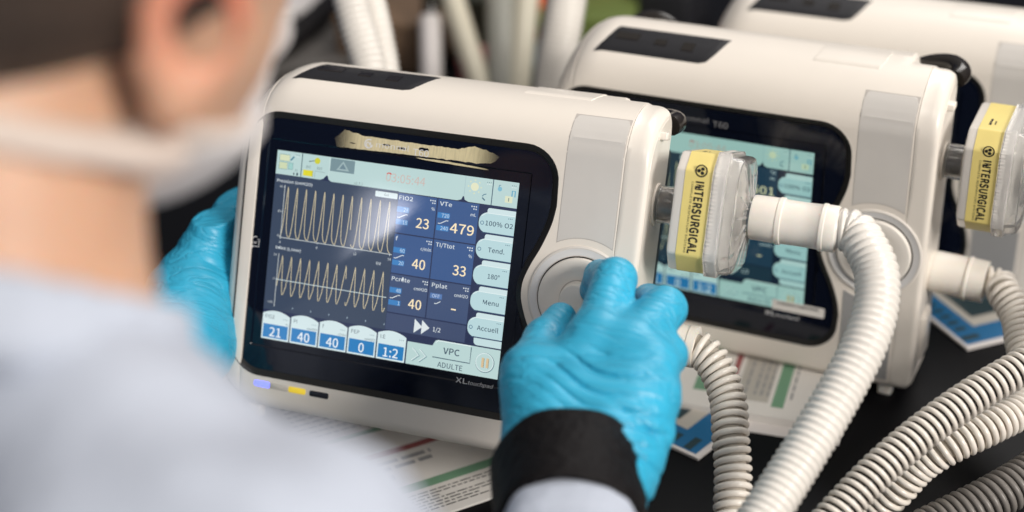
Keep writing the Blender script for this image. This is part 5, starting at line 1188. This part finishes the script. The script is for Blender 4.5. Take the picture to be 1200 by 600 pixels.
# fingers
finger(s, [mcp['i'], W(721, 327, .918)], [.0155, .0134], .008); finger(s, [W(721, 327, .918), W(703, 323, .944), W(696, 340, .957)], [.0128, .0098, .0090], .0015)
finger(s, [mcp['m'], W(778, 362, .903)], [.0152, .0140], .008); finger(s, [W(778, 362, .903), W(760, 352, .932), W(754, 368, .950)], [.0134, .0100, .0090], .0015)
finger(s, [mcp['r'], W(779, 416, .886)], [.0150, .0136], .007); finger(s, [W(779, 416, .886), W(770, 410, .915), W(760, 420, .932)], [.0118, .0100, .0088], .002)
finger(s, [mcp['p'], W(776, 456, .876)], [.0128, .0108], .005); finger(s, [W(776, 456, .876), W(768, 450, .900), W(756, 456, .915)], [.0105, .0090, .0080], .002)
pal = W(690, 455, .86)
dfw = (WR - ER) / np.linalg.norm(WR - ER)
def wr_right(x, y, z):
    # folds: long diagonal creases across the back of the hand, finer ones near the cuff
    q = M.T
    cx = q[0, 0] * x + q[0, 1] * y + q[0, 2] * (z - H); cy = q[1, 0] * x + q[1, 1] * y + q[1, 2] * (z - H); cz = q[2, 0] * x + q[2, 1] * y + q[2, 2] * (z - H)
    u = 600 + F * cx / cz; v = 300 + F * cy / cz                     # used once, to lay the creases out on the glove's back
    t = v - .30 * (u - 690) + 9 * np.sin(u / 41.0) + 4 * np.sin(u / 19. + v / 37.)
    env = np.clip((v - 395) / 40, 0, 1) * np.clip((u - 610) / 60, .12, 1) * np.clip((790 - u) / 30, 0, 1) * np.clip((540 - v) / 30, 0, 1)
    w1 = np.abs(np.sin(t / 6.6 + .9 * np.sin(u / 66.) + .6 * np.sin(t / 19.)))
    w2 = np.abs(np.sin((v - .62 * (u - 690)) / 13.5 + np.sin(u / 50.)))
    amp = .0011 * env * (.25 + .75 * np.abs(np.sin(t / 27. + u / 90.)))
    e2 = np.clip((v - 460) / 40, 0, 1) * np.clip((u - 650) / 50, 0, 1) * np.clip((785 - u) / 30, 0, 1)
    return amp * np.exp(-((w1) / .42) ** 2) * 2.2 + .0020 * e2 * np.exp(-(w2 / .38) ** 2)
wrinkle(s, wr_right)
s.mesh('glove', MT['glove'], person, pinv, relax=1)

# left hand round the far side of the front ventilator
pl = np.array([W(140, 470, 1.0), W(300, 230, 1.18), W(140, 230, 1.18), W(320, 470, 1.0)])
s = SDF(pl.min(0) - .03, pl.max(0) + .03, .0013)
wl = W(192, 412, 1.035)
s.cone(wl, W(150, 470, 1.0), .030, .031, .01)
lm = [W(252, 282, 1.085), W(250, 312, 1.085), W(246, 346, 1.08), W(240, 382, 1.07)]
for p in lm: s.cone(wl, p, .029, .0165, .018)
s.cone(lm[0], lm[3], .016, .015, .015); s.cone(W(222, 350, 1.06), W(232, 405, 1.05), .026, .024, .02)
for i, p in enumerate(lm):
    q1 = loc(D1, (-121 + i * 1.0, 70, 64 - i * 21)); q2 = loc(D1, (-121, 101, 66 - i * 21)); q3 = loc(D1, (-92, 106, 66 - i * 21)); q4 = loc(D1, (-72, 105, 65 - i * 21))
    finger(s, [p, q1, q2, q3, q4], [.0150, .0115, .0105, .0098, .0085], .004)
finger(s, [W(215, 345, 1.06), W(240, 292, 1.065), loc(D1, (-127, 18, 52)), loc(D1, (-127, 16, 74))], [.022, .0150, .0115, .0095], .008)
def wr_left(x, y, z):
    q = M.T
    cx = q[0, 0] * x + q[0, 1] * y + q[0, 2] * (z - H); cy = q[1, 0] * x + q[1, 1] * y + q[1, 2] * (z - H); cz = q[2, 0] * x + q[2, 1] * y + q[2, 2] * (z - H)
    u = 600 + F * cx / cz; v = 300 + F * cy / cz
    t = v - .33 * (u - 240) + 4 * np.sin(u / 15.)
    return -(np.abs(np.sin(t / 7.0 + .8 * np.sin(u / 28.))) ** .6 - .6) * .0011 * np.clip(1.2 - np.abs(v - 320) / 90, .2, 1)
wrinkle(s, wr_left)
s.mesh('glove', MT['glove_left'], person, pinv, relax=1)

# black cuff on the right wrist
ca = W(668, 556, .842); cb = W(668, 628, .797)
ax = (cb - ca) / np.linalg.norm(cb - ca); n1 = np.cross(ax, np.array([0, 0, 1.0])); n1 /= np.linalg.norm(n1); n2 = np.cross(n1, ax)
vs = []; prof = [(.06, .0345), (-.03, .0375), (-.05, .0400), (-.02, .0425), (.03, .0432), (.10, .0427), (.35, .0420), (.55, .0408), (.9, .0400), (1.0, .0388), (1.02, .0365), (.98, .034), (.5, .034)]
for (u, r) in prof:
    for k in range(56):
        a = 2 * PI * k / 56; wob = 1 + .018 * math.sin(3 * a + 5 * u) + .012 * math.sin(7 * a + 11 * u)
        vs.append(ca + (cb - ca) * u + r * wob * (math.cos(a) * n1 * 1.0 + math.sin(a) * n2 * 1.06))
mb = MB(); mb.add(vs, ring_faces(56, len(prof), True, False, False))
mb.build('cuff', MT['black_cloth'], person, xf=lambda p: tuple(np.array(p) - np.array([PEL[0], PEL[1], -.75])), sharp=80)

# ================================================================== CAMERA, LIGHT
cam = bpy.data.cameras.new('camera'); co = bpy.data.objects.new('camera', cam); COL.objects.link(co)
cm = np.eye(4); cm[:3, 0] = M @ np.array([1, 0, 0]); cm[:3, 1] = M @ np.array([0, -1, 0]); cm[:3, 2] = M @ np.array([0, 0, -1]); cm[:3, 3] = (0, 0, H)
co.matrix_world = Matrix(cm.tolist())
cam.sensor_width = 36; cam.lens = 54; cam.clip_start = .02; cam.clip_end = 50
cam.dof.use_dof = True; cam.dof.focus_distance = .975; cam.dof.aperture_fstop = 2.6; cam.dof.aperture_blades = 0
S.camera = co

w = bpy.data.worlds.new('World'); S.world = w; w.use_nodes = True
nt = w.node_tree; bg = nt.nodes['Background']
tcn = nt.nodes.new('ShaderNodeTexCoord'); sp_ = nt.nodes.new('ShaderNodeSeparateXYZ'); cr = nt.nodes.new('ShaderNodeValToRGB')
nt.links.new(tcn.outputs['Generated'], sp_.inputs[0]); nt.links.new(sp_.outputs['Z'], cr.inputs[0]); nt.links.new(cr.outputs[0], bg.inputs[0])
cr.color_ramp.elements[0].position = 0.0; cr.color_ramp.elements[0].color = (.012, .016, .03, 1)
cr.color_ramp.elements[1].position = .75; cr.color_ramp.elements[1].color = (.34, .33, .32, 1)
e = cr.color_ramp.elements.new(.32); e.color = (.035, .05, .10, 1)
bg.inputs[1].default_value = .9

def area(name, pos, target, sx, sy, power, col=(1, 1, 1)):
    l = bpy.data.lights.new(name, 'AREA'); l.shape = 'RECTANGLE'; l.size = sx; l.size_y = sy; l.energy = power; l.color = col
    o = bpy.data.objects.new(name, l); COL.objects.link(o); o.location = pos
    o.rotation_euler = (Vector(target) - Vector(pos)).to_track_quat('-Z', 'Y').to_euler(); return o
area('overhead_light', (1.2, 2.1, 2.2), (.1, 1.0, .1), 1.5, 1.0, 36, (1, .965, .93))
area('overhead_light', (-.1, -.7, 2.5), (.05, .95, .12), .9, .6, 12, (1, .94, .87))  # added fill from above and behind the camera
area('fill_light', (2.1, -1.35, 1.7), (.15, 1.0, .12), 1.2, 1.0, 118, (1, .94, .875))  # added fill from behind right to brighten the front faces
# added lights far behind the person, mirrored as soft haze in the front screen
gn = np.array(D1.to_3x3() @ Vector((0, -1, 0)))
for (gx, gz, sx, sz, pw) in ((28, -8, .26, .34, 2.2), (-6, 16, .12, .22, .6)):
    p_ = loc(D1, (gx, 0, gz)); d_ = p_ - np.array([0, 0, H]); d_ /= np.linalg.norm(d_); r_ = d_ - 2 * d_.dot(gn) * gn
    area('haze_light', tuple(p_ + r_ * 3.0), tuple(p_), sx, sz, pw, (.86, .88, 1))

S.view_settings.view_transform = 'Standard'; S.view_settings.look = 'None'; S.view_settings.exposure = 0; S.view_settings.gamma = 1
S.render.engine = 'CYCLES'
S.cycles.max_bounces = 10; S.cycles.transmission_bounces = 8; S.cycles.use_denoising = True
